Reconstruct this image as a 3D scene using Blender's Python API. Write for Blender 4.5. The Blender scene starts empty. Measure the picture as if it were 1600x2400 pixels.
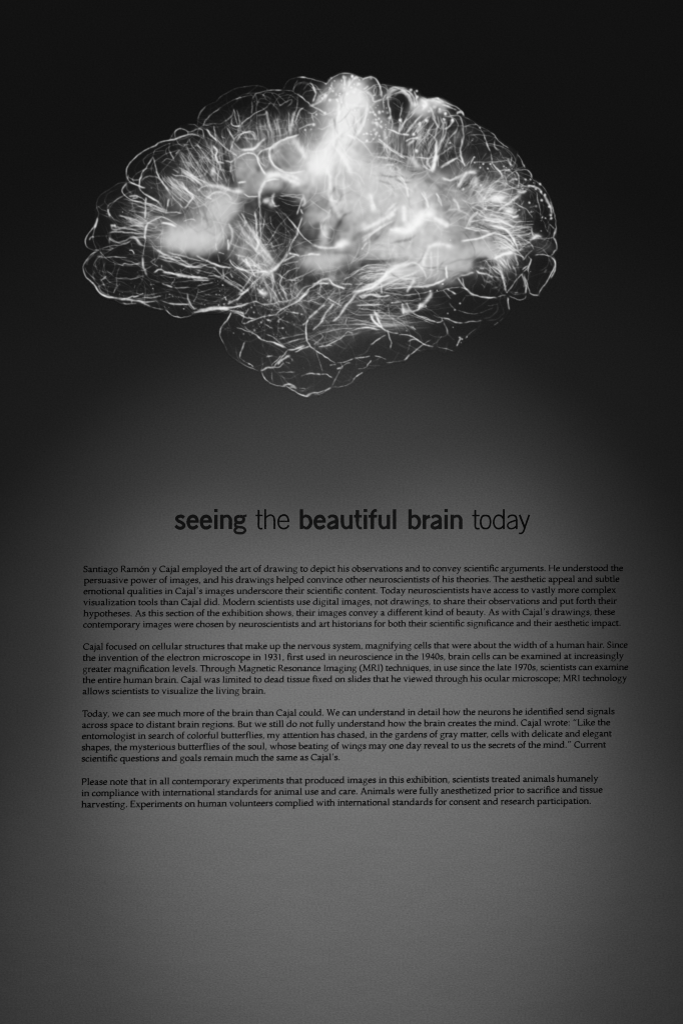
import bpy, math
import numpy as np
from mathutils import Vector
from mathutils.geometry import tessellate_polygon

S = bpy.context.scene; C = S.collection
# ---------------------------------------------------------------- camera
CAM_D, CAM_Z = 1.75, 1.42                         # metres off the wall, height of the lens
cd = bpy.data.cameras.new('camera'); cam = bpy.data.objects.new('camera', cd); C.objects.link(cam)
cd.sensor_fit = 'HORIZONTAL'; cd.sensor_width = 24.0; cd.lens = 35.0
cd.clip_start = 0.05; cd.clip_end = 100.0
cam.location = (0.0, -CAM_D, CAM_Z)
cam.rotation_euler = (math.radians(90+2.60014), math.radians(0.10244), math.radians(-1.15229))
S.camera = cam
# ---------------------------------------------------------------- dim room
w = bpy.data.worlds.new('World'); S.world = w; w.use_nodes = True
bgn = w.node_tree.nodes['Background']; bgn.inputs['Color'].default_value = (1, 1, 1, 1); bgn.inputs['Strength'].default_value = 0.0175
# ---------------------------------------------------------------- four track spots that wash the lower part of the wall
def spot(name, loc, aim, size, power, blend=1.0):
    ld = bpy.data.lights.new(name, 'SPOT'); ld.energy = power; ld.spot_size = size; ld.spot_blend = blend
    ld.shadow_soft_size = 0.03
    o = bpy.data.objects.new(name, ld); C.objects.link(o); o.location = loc
    o.rotation_euler = (Vector(aim)-Vector(loc)).to_track_quat('-Z', 'Y').to_euler()
    return o
KE = 4*math.pi**2/0.35
spot('track_spot', (-0.997, -0.871, 2.476), (0.193, 0, 0.758), 0.52, 0.473*KE)
spot('track_spot', (0.981, -0.898, 2.660), (-0.122, 0, 0.667), 0.52, 0.554*KE)
spot('track_spot', (0.209, -2.574, 2.404), (0.024, 0, 1.129), 0.52, 0.408*KE)
spot('track_spot', (0.234, -2.032, 3.786), (-0.071, 0, 0.281), 0.825, 0.144*KE)
# ---------------------------------------------------------------- picture: view, no tone curve
S.view_settings.view_transform = 'Standard'; S.view_settings.look = 'None'
S.view_settings.exposure = 0.0; S.view_settings.gamma = 1.0
try: S.view_settings.use_curve_mapping = False
except Exception: pass
S.cycles.max_bounces = 4; S.cycles.filter_width = 1.0

# the print is laid out on a 1600 x 2400 design sheet; this fixed map gives the place on the wall in metres (x, z)
SHEET = ((7.633453095e-04, -6.668556281e-07, -5.739426093e-01),
              (-1.382366888e-05, -7.345920011e-04, 2.417166925e+00),
              (-8.773658186e-06, 1.980398062e-05, 1.000000000e+00))
def on_wall(x, y):
    x = np.asarray(x, float); y = np.asarray(y, float); a, b, c = SHEET
    d = c[0]*x+c[1]*y+c[2]
    return (a[0]*x+a[1]*y+a[2])/d, (b[0]*x+b[1]*y+b[2])/d

# ---------------------------------------------------------------- materials
def surface(name, print_emission=False, grain=1.0):
    m = bpy.data.materials.new(name); m.use_nodes = True; nt = m.node_tree; N = nt.nodes; K = nt.links
    b = N['Principled BSDF']; b.inputs['Roughness'].default_value = 0.75; b.inputs['Specular IOR Level'].default_value = 0.12
    tc = N.new('ShaderNodeNewGeometry')
    mp = N.new('ShaderNodeMapping'); mp.inputs['Scale'].default_value = (0.62, 1.0, 1.0); K.new(tc.outputs['Position'], mp.inputs['Vector'])
    def noise(scale, det, rough=.6):
        n = N.new('ShaderNodeTexNoise'); n.inputs['Scale'].default_value = scale; n.inputs['Detail'].default_value = det
        n.inputs['Roughness'].default_value = rough; K.new(mp.outputs[0], n.inputs['Vector']); return n
    fine, mid, big = noise(430, 3, .7), noise(70, 3), noise(4.5, 4)
    def mix(a, b_, f):
        q = N.new('ShaderNodeMath'); q.operation = 'MULTIPLY_ADD'; K.new(a, q.inputs[0]); q.inputs[1].default_value = f
        if isinstance(b_, float): q.inputs[2].default_value = b_
        else: K.new(b_, q.inputs[2])
        return q.outputs[0]
    v = mix(fine.outputs['Fac'], 0.35-0.5*(0.34+0.03+0.05)*1.0, 0.34*grain)
    v = mix(mid.outputs['Fac'], v, 0.03); v = mix(big.outputs['Fac'], v, 0.05)
    cmb = N.new('ShaderNodeCombineColor')
    for k in range(3): K.new(v, cmb.inputs[k])
    K.new(cmb.outputs[0], b.inputs['Base Color'])
    wavy = noise(11, 2); hgt = mix(fine.outputs['Fac'], mix(wavy.outputs['Fac'], mid.outputs['Fac'], 4.0), 0.5)
    bp = N.new('ShaderNodeBump'); bp.inputs['Strength'].default_value = 0.35; bp.inputs['Distance'].default_value = 0.0009
    K.new(hgt, bp.inputs['Height']); K.new(bp.outputs[0], b.inputs['Normal'])
    if print_emission:
        at = N.new('ShaderNodeAttribute'); at.attribute_name = 'print_emission'; at.attribute_type = 'GEOMETRY'
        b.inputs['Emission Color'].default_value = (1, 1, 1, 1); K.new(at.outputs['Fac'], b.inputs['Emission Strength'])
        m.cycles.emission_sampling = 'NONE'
    return m
def ink(name, v):
    m = bpy.data.materials.new(name); m.use_nodes = True; nt = m.node_tree; b = nt.nodes['Principled BSDF']
    n = nt.nodes.new('ShaderNodeTexNoise'); n.inputs['Scale'].default_value = 400
    r = nt.nodes.new('ShaderNodeValToRGB'); r.color_ramp.elements[0].color = (v*.7, v*.7, v*.7, 1); r.color_ramp.elements[1].color = (v*1.3, v*1.3, v*1.3, 1)
    nt.links.new(n.outputs['Fac'], r.inputs[0]); nt.links.new(r.outputs[0], b.inputs['Base Color'])
    b.inputs['Roughness'].default_value = 0.7; b.inputs['Specular IOR Level'].default_value = 0.1
    return m
M_WALL = surface('grey_matte_wall'); M_EMISSIVE_PRINT = surface('emissive_print', True)  # the brain is a print; its brightness is added as emission, no lamp behind
M_BOLD = ink('soft_black_ink', 0.022); M_INK = ink('black_ink', 0.007)

def mesh_obj(name, V, F, mat, parent=None):
    me = bpy.data.meshes.new(name); V = np.asarray(V, np.float32)
    me.vertices.add(len(V)); me.vertices.foreach_set('co', V.ravel())
    n = np.array([len(f) for f in F], np.int32); idx = np.concatenate([np.asarray(f, np.int32) for f in F]) if not isinstance(F, np.ndarray) else F.ravel().astype(np.int32)
    st = np.concatenate([[0], np.cumsum(n)[:-1]]).astype(np.int32)
    me.loops.add(len(idx)); me.loops.foreach_set('vertex_index', idx)
    me.polygons.add(len(n)); me.polygons.foreach_set('loop_start', st); me.polygons.foreach_set('loop_total', n)
    me.update(calc_edges=True); me.validate()
    me.shade_flat(); me.materials.append(mat)
    o = bpy.data.objects.new(name, me); C.objects.link(o)
    if parent is not None:
        o.parent = parent; o.matrix_parent_inverse = parent.matrix_world.inverted() if False else parent.matrix_basis.inverted()
    return o
def thing(name, label, cat, loc, group=None):
    o = bpy.data.objects.new(name, None); C.objects.link(o); o.location = loc; o.empty_display_size = .05
    o['label'] = label; o['category'] = cat
    if group: o['group'] = group
    return o

# ---------------------------------------------------------------- the wall
def slab(x0, x1, y0, y1, z0, z1):
    V = [(x, y, z) for z in (z0, z1) for y in (y0, y1) for x in (x0, x1)]
    return V, [(0, 2, 3, 1), (4, 5, 7, 6), (0, 1, 5, 4), (2, 6, 7, 3), (0, 4, 6, 2), (1, 3, 7, 5)]
wall = mesh_obj('wall', *slab(-3, 3, 0, .12, 0, 3.6), M_WALL); wall['kind'] = 'structure'

# ---- brain print, its brightness put in as emission: strokes traced as curves, all in picture units ----
BX0, BY0, BX1, BY1 = 178.0, 150.0, 1322.0, 944.0      # extent of the picture (px of a 1600 wide design)
BS = 1.25                                              # grid step
NXg = int((BX1-BX0)/BS)+1; NYg = int((BY1-BY0)/BS)+1
TILE = {'A':(180,250),'B':(440,150),'C':(180,460),'D':(800,150),'E':(940,360),'F':(940,520),'G':(560,400),'H':(500,660),'I':(830,600), 'P':(176,188,2.306), 'Q':(657,141,2.306)}
rng = np.random.default_rng(7)
L = np.zeros((NYg, NXg), np.float32)
gx = BX0 + np.arange(NXg)*BS; gy = BY0 + np.arange(NYg)*BS

def catmull(p, step=1.0):
    p = np.asarray(p, float)
    if len(p) < 3:
        n = max(2, int(np.hypot(*(p[-1]-p[0]))/step)); t = np.linspace(0, 1, n)[:, None]
        return p[0]*(1-t)+p[-1]*t
    q = np.vstack([2*p[0]-p[1], p, 2*p[-1]-p[-2]]); out = []
    for i in range(len(p)-1):
        a, b, c, d = q[i:i+4]; n = max(2, int(np.hypot(*(c-b))/step))
        t = np.linspace(0, 1, n, endpoint=False)[:, None]
        out.append(.5*((2*b)+(-a+c)*t+(2*a-5*b+4*c-d)*t*t+(-a+3*b-3*c+d)*t**3))
    out.append(p[-1:]); return np.vstack(out)

def smooth_noise(n, scale):
    k = max(2, int(n/scale)+2); v = rng.random(k)
    return np.interp(np.linspace(0, k-1, n), np.arange(k), v)

def stroke(p, inten, w, taper=.12, rough=.42, dark=False):
    """screen-blend one soft-edged thread; w = full width at half maximum in px"""
    c = catmull(p); n = len(c)
    if n < 2: return
    jx = (smooth_noise(n, 8)-.5)*1.7; jy = (smooth_noise(n, 8)-.5)*1.7
    c = c+np.stack([jx, jy], 1)
    amp = inten*(1.08-rough*(smooth_noise(n, 12)*.9+smooth_noise(n, 4)*.7))
    wid = w*(.5+.42*smooth_noise(n, 10))
    if taper > 0:
        s = np.linspace(0, 1, n); amp = amp*np.clip(np.minimum(s, 1-s)/taper, 0, 1)**.6
    R = w*1.7+2
    x0, y0 = c.min(0)-R; x1, y1 = c.max(0)+R
    i0 = max(0, int((x0-BX0)/BS)); i1 = min(NXg, int((x1-BX0)/BS)+2)
    j0 = max(0, int((y0-BY0)/BS)); j1 = min(NYg, int((y1-BY0)/BS)+2)
    if i1 <= i0 or j1 <= j0: return
    M = np.zeros((j1-j0, i1-i0), np.float32)
    rr = int(R/BS)+1
    for (x, y), a, ww in zip(c, amp, wid):
        ci = int(round((x-BX0)/BS)); cj = int(round((y-BY0)/BS))
        a0 = max(i0, ci-rr); a1 = min(i1, ci+rr+1); b0 = max(j0, cj-rr); b1 = min(j1, cj+rr+1)
        if a1 <= a0 or b1 <= b0: continue
        d2 = (gx[a0:a1][None]-x)**2+(gy[b0:b1][:, None]-y)**2
        s2 = (ww/2.355)**2
        g = a*np.exp(-d2/(2*s2))
        np.maximum(M[b0-j0:b1-j0, a0-i0:a1-i0], g, out=M[b0-j0:b1-j0, a0-i0:a1-i0])
    v = L[j0:j1, i0:i1]
    L[j0:j1, i0:i1] = v*(1-np.clip(M, 0, .9)) if dark else 1-(1-v)*(1-np.clip(M, 0, .97))

def parse(txt, base=(0, 0), sc=1.0):
    for ln in txt.strip().splitlines():
        ln = ln.split('#')[0].split()
        if not ln: continue
        if ln[0] in TILE: base = TILE[ln[0]]; sc = base[2] if len(base) > 2 else 4.0; ln = ln[1:]
        if not ln: continue
        if ln[0] == 'o':                       # dots: o level radius x,y ...
            v, r = float(ln[1]), float(ln[2])/sc
            for q in ln[3:]:
                x, y = map(float, q.split(',')); q_ = rng.uniform(.7, 1.05, 2); blob(base[0]+x/sc, base[1]+y/sc, r*q_[0]*.64, r*q_[1]*.7, rng.uniform(0, 180), v*.88, mode='screen', hard=1.3)
            continue
        v, w = min(.98, float(ln[0])*1.28), float(ln[1])/sc
        if w > 5.5: v *= .86
        if w > 8.4: w *= 1.3
        p = [tuple(map(float, q.split(','))) for q in ln[2:]]
        stroke([(base[0]+x/sc, base[1]+y/sc) for x, y in p], v, w)

def blob(x, y, rx, ry, rot, v, alpha=1.0, mode='over', hard=1.0):
    """soft ellipse: rx, ry = half-level radii"""
    R = max(rx, ry)*2.6+3
    i0 = max(0, int((x-R-BX0)/BS)); i1 = min(NXg, int((x+R-BX0)/BS)+2)
    j0 = max(0, int((y-R-BY0)/BS)); j1 = min(NYg, int((y+R-BY0)/BS)+2)
    if i1 <= i0 or j1 <= j0: return
    X = gx[i0:i1][None]-x; Y = gy[j0:j1][:, None]-y
    c, s = np.cos(np.radians(rot)), np.sin(np.radians(rot))
    u = (X*c+Y*s)/rx; w = (-X*s+Y*c)/ry
    m = np.exp(-.693*((u*u+w*w)**hard)).astype(np.float32)
    t = L[j0:j1, i0:i1]
    L[j0:j1, i0:i1] = t*(1-alpha*m)+v*alpha*m if mode == 'over' else 1-(1-t)*(1-v*m)

def poly(pts, feather, v, alpha=1.0, wob=0.0):
    """filled shape with a feathered edge"""
    P = np.asarray(pts, float); st = 3
    x0, y0 = P.min(0)-feather*1.5; x1, y1 = P.max(0)+feather*1.5
    i0 = max(0, int((x0-BX0)/BS)); i1 = min(NXg, int((x1-BX0)/BS)+2)
    j0 = max(0, int((y0-BY0)/BS)); j1 = min(NYg, int((y1-BY0)/BS)+2)
    xs = gx[i0:i1:st]; ys = gy[j0:j1:st]; X, Y = np.meshgrid(xs, ys)
    if wob:
        nz = field((len(ys), len(xs)), 6); nz2 = field((len(ys), len(xs)), 6)
        X = X+wob*nz; Y = Y+wob*nz2
    ins = np.zeros(X.shape, bool); d = np.full(X.shape, 1e9)
    for (ax, ay), (bx, by) in zip(P, np.roll(P, -1, 0)):
        cond = ((ay > Y) != (by > Y))
        with np.errstate(divide='ignore', invalid='ignore'):
            xi = (bx-ax)*(Y-ay)/(by-ay)+ax
        ins ^= cond & (X < xi)
        dx, dy = bx-ax, by-ay; t = np.clip(((X-ax)*dx+(Y-ay)*dy)/(dx*dx+dy*dy+1e-9), 0, 1)
        d = np.minimum(d, np.hypot(X-ax-t*dx, Y-ay-t*dy))
    sd = np.where(ins, d, -d)
    m = np.clip(.5+sd/(2*feather), 0, 1); m = m*m*(3-2*m)
    # back up to the full grid
    fy = np.interp(np.arange(j1-j0), np.arange(len(ys))*st, np.arange(len(ys)))
    fx = np.interp(np.arange(i1-i0), np.arange(len(xs))*st, np.arange(len(xs)))
    m = bil(m, fy, fx).astype(np.float32)
    t = L[j0:j1, i0:i1]; L[j0:j1, i0:i1] = t*(1-alpha*m)+v*alpha*m

def bil(m, fy, fx):
    a = np.clip(fy.astype(int), 0, m.shape[0]-2); b = np.clip(fx.astype(int), 0, m.shape[1]-2)
    ty = (fy-a)[:, None]; tx = (fx-b)[None]
    return (m[a][:, b]*(1-ty)*(1-tx)+m[a+1][:, b]*ty*(1-tx)+m[a][:, b+1]*(1-ty)*tx+m[a+1][:, b+1]*ty*tx)

def field(shape, cell):
    h, w = shape; g = rng.random((h//cell+3, w//cell+3))*2-1
    return bil(g, np.arange(h)/cell, np.arange(w)/cell)

def along(poly_, t):
    p = np.asarray(poly_, float); s = np.r_[0, np.cumsum(np.hypot(*np.diff(p, axis=0).T))]; t = t*s[-1]
    return np.array([np.interp(t, s, p[:, 0]), np.interp(t, s, p[:, 1])])

def fan(a, b, n, inten, w, jit=6, bow=6, seg=(.0, 1.)):
    """n threads running from the line a to the line b"""
    for t in rng.random(int(n*.72)):
        p = along(a, t); q = along(b, np.clip(t+rng.normal(0, .03), 0, 1))
        p = p+rng.normal(0, jit, 2); q = q+rng.normal(0, jit, 2)
        lo = seg[0]+rng.random()**2*.4; hi = seg[1]-rng.random()**2*.4
        if hi-lo < .2: hi = lo+.3
        d = q-p; nrm = np.array([-d[1], d[0]])/(np.hypot(*d)+1e-6); bw = rng.normal(0, bow)
        pts = [p+d*s+nrm*bw*np.sin(np.pi*s) for s in np.linspace(lo, hi, 5)]
        stroke(pts, inten*(.22+.8*rng.random()**1.8), w*(.55+.9*rng.random()), .3, .4)

def gauss(a, sig):
    r = int(sig*3)+1; k = np.exp(-np.arange(-r, r+1)**2/(2*sig*sig)); k /= k.sum()
    a = np.apply_along_axis(lambda v: np.convolve(v, k, 'same'), 0, a)
    return np.apply_along_axis(lambda v: np.convolve(v, k, 'same'), 1, a).astype(np.float32)

def mottle(amt):
    """cloudy unevenness, strongest in the half tones"""
    global L
    n = gauss(.6*field(L.shape, 26), 6)+gauss(.75*field(L.shape, 12), 4)+gauss(.8*field(L.shape, 6), 2)
    L = np.clip(L+amt*n*np.clip(L*(0.97-L)*4, 0, 1), 0, 1).astype(np.float32)

def print_emission():
    global L
    g = gauss(L, 5); h = gauss(L, 16)
    L = 1-(1-L)*(1-.14*g*(1-.6*g))*(1-.09*h*(1-.7*h))

def web(cx, cy, rx, ry, ang, spread, n, length, inten, w, dark=False):
    """n loose curling threads scattered through an ellipse, mostly along ang (degrees)"""
    for _ in range(int(n*.6)):
        r = rng.random()**.5; a = rng.random()*6.283
        x, y = cx+rx*r*np.cos(a), cy+ry*r*np.sin(a)
        d = np.radians(ang+rng.normal(0, spread)); cur = rng.normal(0, .26); pts = [(x, y)]
        for k in range(5):
            s = length*(.5+rng.random())/5; x += s*np.cos(d); y += s*np.sin(d); d += cur+rng.normal(0, .16); pts.append((x, y))
        stroke(pts, inten*(.25+.9*rng.random()**2), w*(.6+.8*rng.random()), .25, .4, dark)

OUTLINE = [(228,586),(205,577),(198,565),(203,552),(213,540),(222,515),(226,485),(228,470),(237,455),(260,440),(280,428),(297,425),(295,410),(297,395),(305,380),(320,365),(340,351),(360,342),(378,331),(397,328),(402,317),(412,303),(425,297),(440,290),(465,292),(464,278),(467,265),(481,249),(505,237),(515,227),(535,215),(555,206),(580,201),(600,200),(617,203),(632,210),(662,209),(670,195),(680,185),(692,181),(707,179),(722,182),(740,185),(755,191),(765,196),(775,184),(790,175),(802,171),(815,171),(828,176),(840,181),(852,184),(868,179),(879,182),(886,192),(891,205),(894,198),(920,200),(940,204),(965,205),(978,208),(985,225),(1000,232),(1025,228),(1040,233),(1055,241),(1070,249),(1083,260),(1087,272),(1100,278),(1115,289),(1135,300),(1147,307),(1157,315),(1165,325),(1175,335),(1195,345),(1210,357),(1222,375),(1230,392),(1240,400),(1245,410),(1247,420),(1265,425),(1273,435),(1280,450),(1290,470),(1297,490),(1302,510),(1304,535),(1304,560),(1305,575),(1307,590),(1299,598),(1295,602),(1302,615),(1303,628),(1297,645),(1287,665),(1275,682),(1265,693),(1250,697),(1235,702),(1218,704),(1205,700),(1196,700),(1196,728),(1180,750),(1160,765),(1120,785),(1085,805),(1068,822),(1060,826),(1040,824),(1005,815),(965,828),(950,845),(905,852),(865,864),(850,875),(835,892),(815,905),(778,910),(760,922),(735,930),(715,930),(700,923),(675,908),(650,904),(632,897),(616,883),(611,871),(585,861),(560,846),(540,829),(526,809),(515,785),(513,778),(516,768),(525,755),(535,741),(541,733),(500,730),(460,732),(440,741),(425,745),(408,742),(395,732),(385,726),(355,720),(345,714),(320,714),(295,712),(270,702),(250,697),(235,689),(226,677),(211,661),(201,651),(194,640),(194,625),(202,607),(216,594)]

def trim():
    """no emission far outside the picture's outline"""
    global L
    keep = L.copy(); L[:] = 0
    poly(OUTLINE, 7, 1.0); m = np.clip(L*2, 0, 1); L = (keep*m).astype(np.float32)

def scallops(n, lo, hi, inten):
    """thin folded edges that follow the rim a little inside it"""
    P = np.array(OUTLINE, float); c = np.array([740., 480.])
    for _ in range(n):
        i = rng.integers(lo, hi); k = rng.integers(2, 6); a, q = P[i % len(P)], P[(i+k) % len(P)]
        ins = rng.uniform(3, 34); da = (c-a)/np.hypot(*(c-a)); dq = (c-q)/np.hypot(*(c-q))
        a = a+da*(ins+rng.uniform(0, 26)); q = q+dq*(ins+rng.uniform(0, 26)); m = (a+q)/2; o = -(c-m)/np.hypot(*(c-m))
        bul = rng.uniform(.12, .34)*np.hypot(*(q-a))
        stroke([a+o*-6, a*.75+q*.25+o*bul*.75, m+o*bul, a*.25+q*.75+o*bul*.75, q+o*-6], inten*rng.uniform(.4, 1.1), rng.uniform(2, 3.2), .1, .4)
# ================= clouds =================
def haze(x, y, rx, ry, rot, v, hard=1.0): blob(x, y, rx, ry, rot, v, mode='screen', hard=hard)
# thin haze between the threads
for q in ((480,390,80,44,35,.14),(590,330,80,40,-15,.20),(640,300,80,30,-15,.14),(330,500,70,40,15,.14),(420,450,60,40,20,.22),
          (920,340,70,46,10,.26),(1020,330,60,60,40,.24),(1130,400,60,40,35,.20),(1180,470,40,60,0,.28),(1190,560,40,40,0,.22),
          (1180,625,40,26,0,.18),(620,640,70,40,35,.20),(430,625,90,16,4,.14),(420,700,160,16,3,.05),(600,700,60,60,20,.10),(780,720,80,60,-30,.14),
          (900,750,100,36,0,.16),(930,660,110,20,0,.28),(720,820,60,24,-20,.06),(1000,700,60,30,0,.10),(700,700,60,40,0,.10)):
    haze(*q)
# frontal bright area
poly([(345,520),(400,505),(450,490),(480,450),(500,420),(540,425),(566,430),(565,480),(545,520),(550,560),(560,600),(520,600),(470,600),(420,600),(365,585)], 26, .27, .9, 10)
poly([(375,545),(440,520),(480,505),(505,455),(545,462),(550,495),(520,525),(520,560),(490,585),(420,590),(375,580)], 24, .48, .9, 10)
blob(450,557,64,24,-4,.82); blob(525,485,26,24,0,.80,.9); blob(405,562,36,20,10,.80,.8); blob(488,545,34,22,0,.80,.7)
blob(373,588,18,9,20,.80,.7); blob(510,440,40,14,20,.50,.6); blob(492,470,20,16,0,.48,.5); blob(400,520,22,8,-10,.55,.4)
# upper bright area left of the column
poly([(548,345),(600,355),(650,325),(700,322),(735,290),(770,340),(760,420),(700,430),(650,425),(600,450),(560,440),(545,400)], 18, .60, .95, 8)
blob(582,388,26,34,0,.68,.8); blob(715,375,40,40,0,.80,.7); blob(690,410,60,14,8,.86,.8)
blob(655,356,34,20,-10,.56,.8); blob(660,380,30,22,0,.60,.6); blob(622,372,12,18,0,.45,.75); blob(604,395,5,12,-20,.36,.7)
blob(640,428,20,16,0,.58,.7); blob(637,444,9,5,0,.32,.8); blob(575,425,16,10,0,.45,.5)
# central mass
poly([(700,430),(735,330),(752,270),(775,225),(800,212),(840,215),(862,260),(850,330),(880,370),(900,390),(985,405),(1060,430),(1130,480),(1140,560),(1185,600),(1110,635),(1020,655),(930,640),(860,600),(800,610),(770,620),(760,560),(725,520),(712,470)], 30, .54, 1, 14)
poly([(740,400),(790,370),(870,375),(920,400),(960,400),(1000,450),(1040,520),(1060,590),(1010,630),(930,610),(870,570),(840,520),(800,460),(750,440)], 34, .79, .9, 14)
blob(805,270,30,70,14,.82,.8); blob(768,335,26,80,30,.97,.95); blob(742,390,28,26,0,.95,.9); poly([(822,215),(845,225),(815,320),(775,395),(740,415),(735,390),(765,330),(800,260)], 16, .96, .8, 4); blob(795,245,26,30,8,.86,.6); blob(822,235,20,20,0,.88,.7)
blob(790,196,24,10,0,.12,.8)
blob(850,300,18,60,6,.80,.7); blob(868,330,22,30,0,.66,.6); blob(890,385,30,16,20,.66,.6)
# dim bowl and dark hollow in the middle
poly([(640,456),(700,456),(714,480),(714,520),(700,560),(690,590),(655,625),(615,575),(606,500),(612,460)], 15, .07, .85, 6)
poly([(712,470),(735,480),(750,530),(752,570),(730,595),(700,592),(690,575),(706,530)], 12, .36, .85, 4)
blob(735,470,26,22,0,.62,.7); blob(752,488,18,12,-40,.50,.75); blob(732,505,26,14,-20,.74,.6); blob(780,525,30,9,-30,.50,.75); blob(790,556,12,30,24,.40,.75); blob(715,570,28,22,0,.30,.8)
blob(759,550,10,26,6,.76,.8); blob(835,560,36,14,-45,.55,.7); blob(840,590,30,20,-40,.45,.8); blob(865,565,40,9,-45,.56,.6); blob(765,589,24,5,0,.46,.7)
blob(765,615,46,20,0,.80,.95); blob(750,610,30,18,0,.80,.8); blob(800,610,34,16,-10,.76,.6); blob(805,572,34,12,-12,.92,.9)
blob(895,595,60,20,-10,.82,.8); blob(960,580,70,40,0,.80,.5)
blob(1050,470,14,36,20,.60,.8); blob(1075,470,24,12,-50,.56,.7); blob(1105,465,26,14,0,.58,.7); blob(1065,540,10,40,10,.56,.7); blob(1120,540,26,10,10,.50,.7); blob(1105,545,24,8,10,.48,.5); blob(1075,575,26,10,0,.50,.8); blob(1150,578,30,12,15,.55,.8)
blob(955,530,20,40,0,.76,.6); blob(1150,520,30,18,0,.62,.6); blob(1100,510,30,20,-30,.66,.4)
blob(940,605,60,8,0,.55,.7); blob(860,625,70,9,-6,.20,.85); blob(820,640,40,10,0,.20,.7)
blob(960,640,60,16,0,.76,.9); blob(1030,650,50,16,0,.80,.9); blob(1090,630,40,14,0,.80,.8); blob(1120,585,50,16,-6,.82,.8); blob(1170,598,36,14,0,.74,.7); blob(1000,610,40,26,-20,.88,.6)
poly([(1112,608),(1138,603),(1160,625),(1150,645),(1125,650),(1100,632)], 7, .06, .95, 3)
blob(1120,650,34,12,0,.06,.8)
# pockets between the bright columns at the upper right
haze(900,290,30,60,0,.35); haze(990,260,60,20,20,.30); haze(930,380,60,20,10,.30)
blob(932,235,22,24,0,.05,1,hard=2); blob(930,265,15,20,0,.06,.9); blob(878,212,13,20,15,.08,.95); blob(885,345,14,16,0,.50,.6); blob(903,355,12,14,0,.45,.6)
blob(1002,345,14,26,10,.10,.8); blob(1050,362,18,20,45,.08,.85); blob(998,292,9,16,10,.06,.9); blob(1060,297,14,20,30,.08,.8); blob(988,375,20,12,0,.2,.6)
blob(995,245,18,16,30,.94,.95); blob(1022,240,20,9,10,.90,.9); blob(985,262,14,10,0,.85,.7); blob(1038,258,10,14,0,.7,.6); blob(1070,318,9,14,35,.6,.7); blob(955,345,16,8,-40,.7,.5)
# lobes and bright knots at the right
blob(1146,402,26,16,0,.14,.8); blob(1165,465,20,9,0,.88,.9); blob(1108,402,12,7,0,.85,.8); blob(1112,425,10,12,-30,.80,.7); blob(1190,493,10,7,0,.88,.8)
blob(1180,530,40,12,20,.6,.5); blob(1125,440,24,10,0,.72,.5); blob(1195,452,12,8,20,.30,.6); blob(1130,470,30,8,0,.55,.4)
poly([(1240,565),(1280,560),(1303,580),(1298,592),(1245,596),(1230,582)], 5, .12, .9, 2); blob(1272,578,22,14,0,.16,.8); blob(1256,553,10,6,0,.75,.8)
# lower bands
poly([(535,560),(580,575),(620,605),(655,635),(640,650),(600,640),(560,620),(535,600)], 12, .36, .7, 4)
blob(640,662,10,20,10,.34,.6); blob(632,634,18,6,-35,.85,.8); blob(570,610,30,10,30,.4,.5)
blob(925,640,28,14,-25,.88,.9); blob(908,642,22,14,-30,.82,.7); blob(885,665,30,7,-25,.75,.6); blob(780,652,24,7,-10,.62,.7); blob(810,668,26,8,25,.35,.5)
blob(745,740,24,12,-60,.2,.5); blob(900,752,60,14,5,.20,.4)
# second pass over the large cloud, from its top down
blob(790,205,16,10,0,.40,.6); blob(812,205,26,18,0,.84,.8); blob(840,232,24,30,10,.84,.9); blob(822,262,34,34,0,.86,.8); blob(775,262,18,24,20,.62,.7); blob(758,300,20,26,20,.62,.7)
blob(850,300,22,40,0,.82,.9); blob(872,330,22,26,0,.74,.7); blob(840,360,40,30,0,.86,.8); blob(720,330,22,30,30,.60,.5)
poly([(826,200),(848,215),(838,262),(812,318),(790,370),(770,402),(742,418),(730,398),(752,352),(780,300),(805,250)], 22, .95, .7, 6)
blob(752,372,24,24,0,.97,.8); blob(800,340,20,40,15,.93,.7); blob(722,415,30,14,0,.93,.7); blob(860,385,34,26,0,.84,.7)
blob(905,352,16,14,0,.46,.7); blob(888,345,12,14,0,.48,.6); blob(925,372,22,8,20,.55,.6); blob(945,385,10,6,0,.5,.7); blob(900,395,26,8,20,.62,.6); blob(940,410,40,16,15,.72,.6); blob(980,395,26,14,0,.66,.6); blob(960,355,18,10,30,.66,.6)
blob(905,440,60,50,0,.84,.8); blob(965,470,40,50,0,.85,.8); blob(1010,450,20,34,-20,.80,.6); blob(1030,425,30,14,0,.62,.6); blob(1045,470,16,34,14,.60,.8); blob(1085,465,18,18,-40,.58,.7); blob(1062,500,16,20,0,.74,.6); blob(1080,400,22,14,-20,.62,.5); blob(1020,405,18,10,30,.52,.6)
blob(1135,440,26,14,0,.70,.6); blob(1120,470,30,10,0,.60,.6); blob(1105,520,40,24,0,.74,.6); blob(1120,546,30,7,6,.48,.7); blob(1150,560,26,8,14,.50,.6); blob(1070,556,12,34,4,.56,.7); blob(1095,572,40,7,0,.56,.6)
blob(930,580,60,26,-6,.80,.8); blob(1000,590,50,20,-12,.78,.6); blob(890,550,40,10,-35,.62,.6); blob(862,570,46,9,-42,.50,.7); blob(838,600,26,16,-40,.42,.7); blob(880,600,24,8,-30,.55,.6)
blob(850,540,50,10,-32,.86,.5); blob(905,510,60,16,-20,.85,.5); blob(960,528,24,10,-30,.94,.8); blob(990,505,26,11,-5,.95,.8); blob(935,545,30,9,6,.92,.7)
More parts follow.
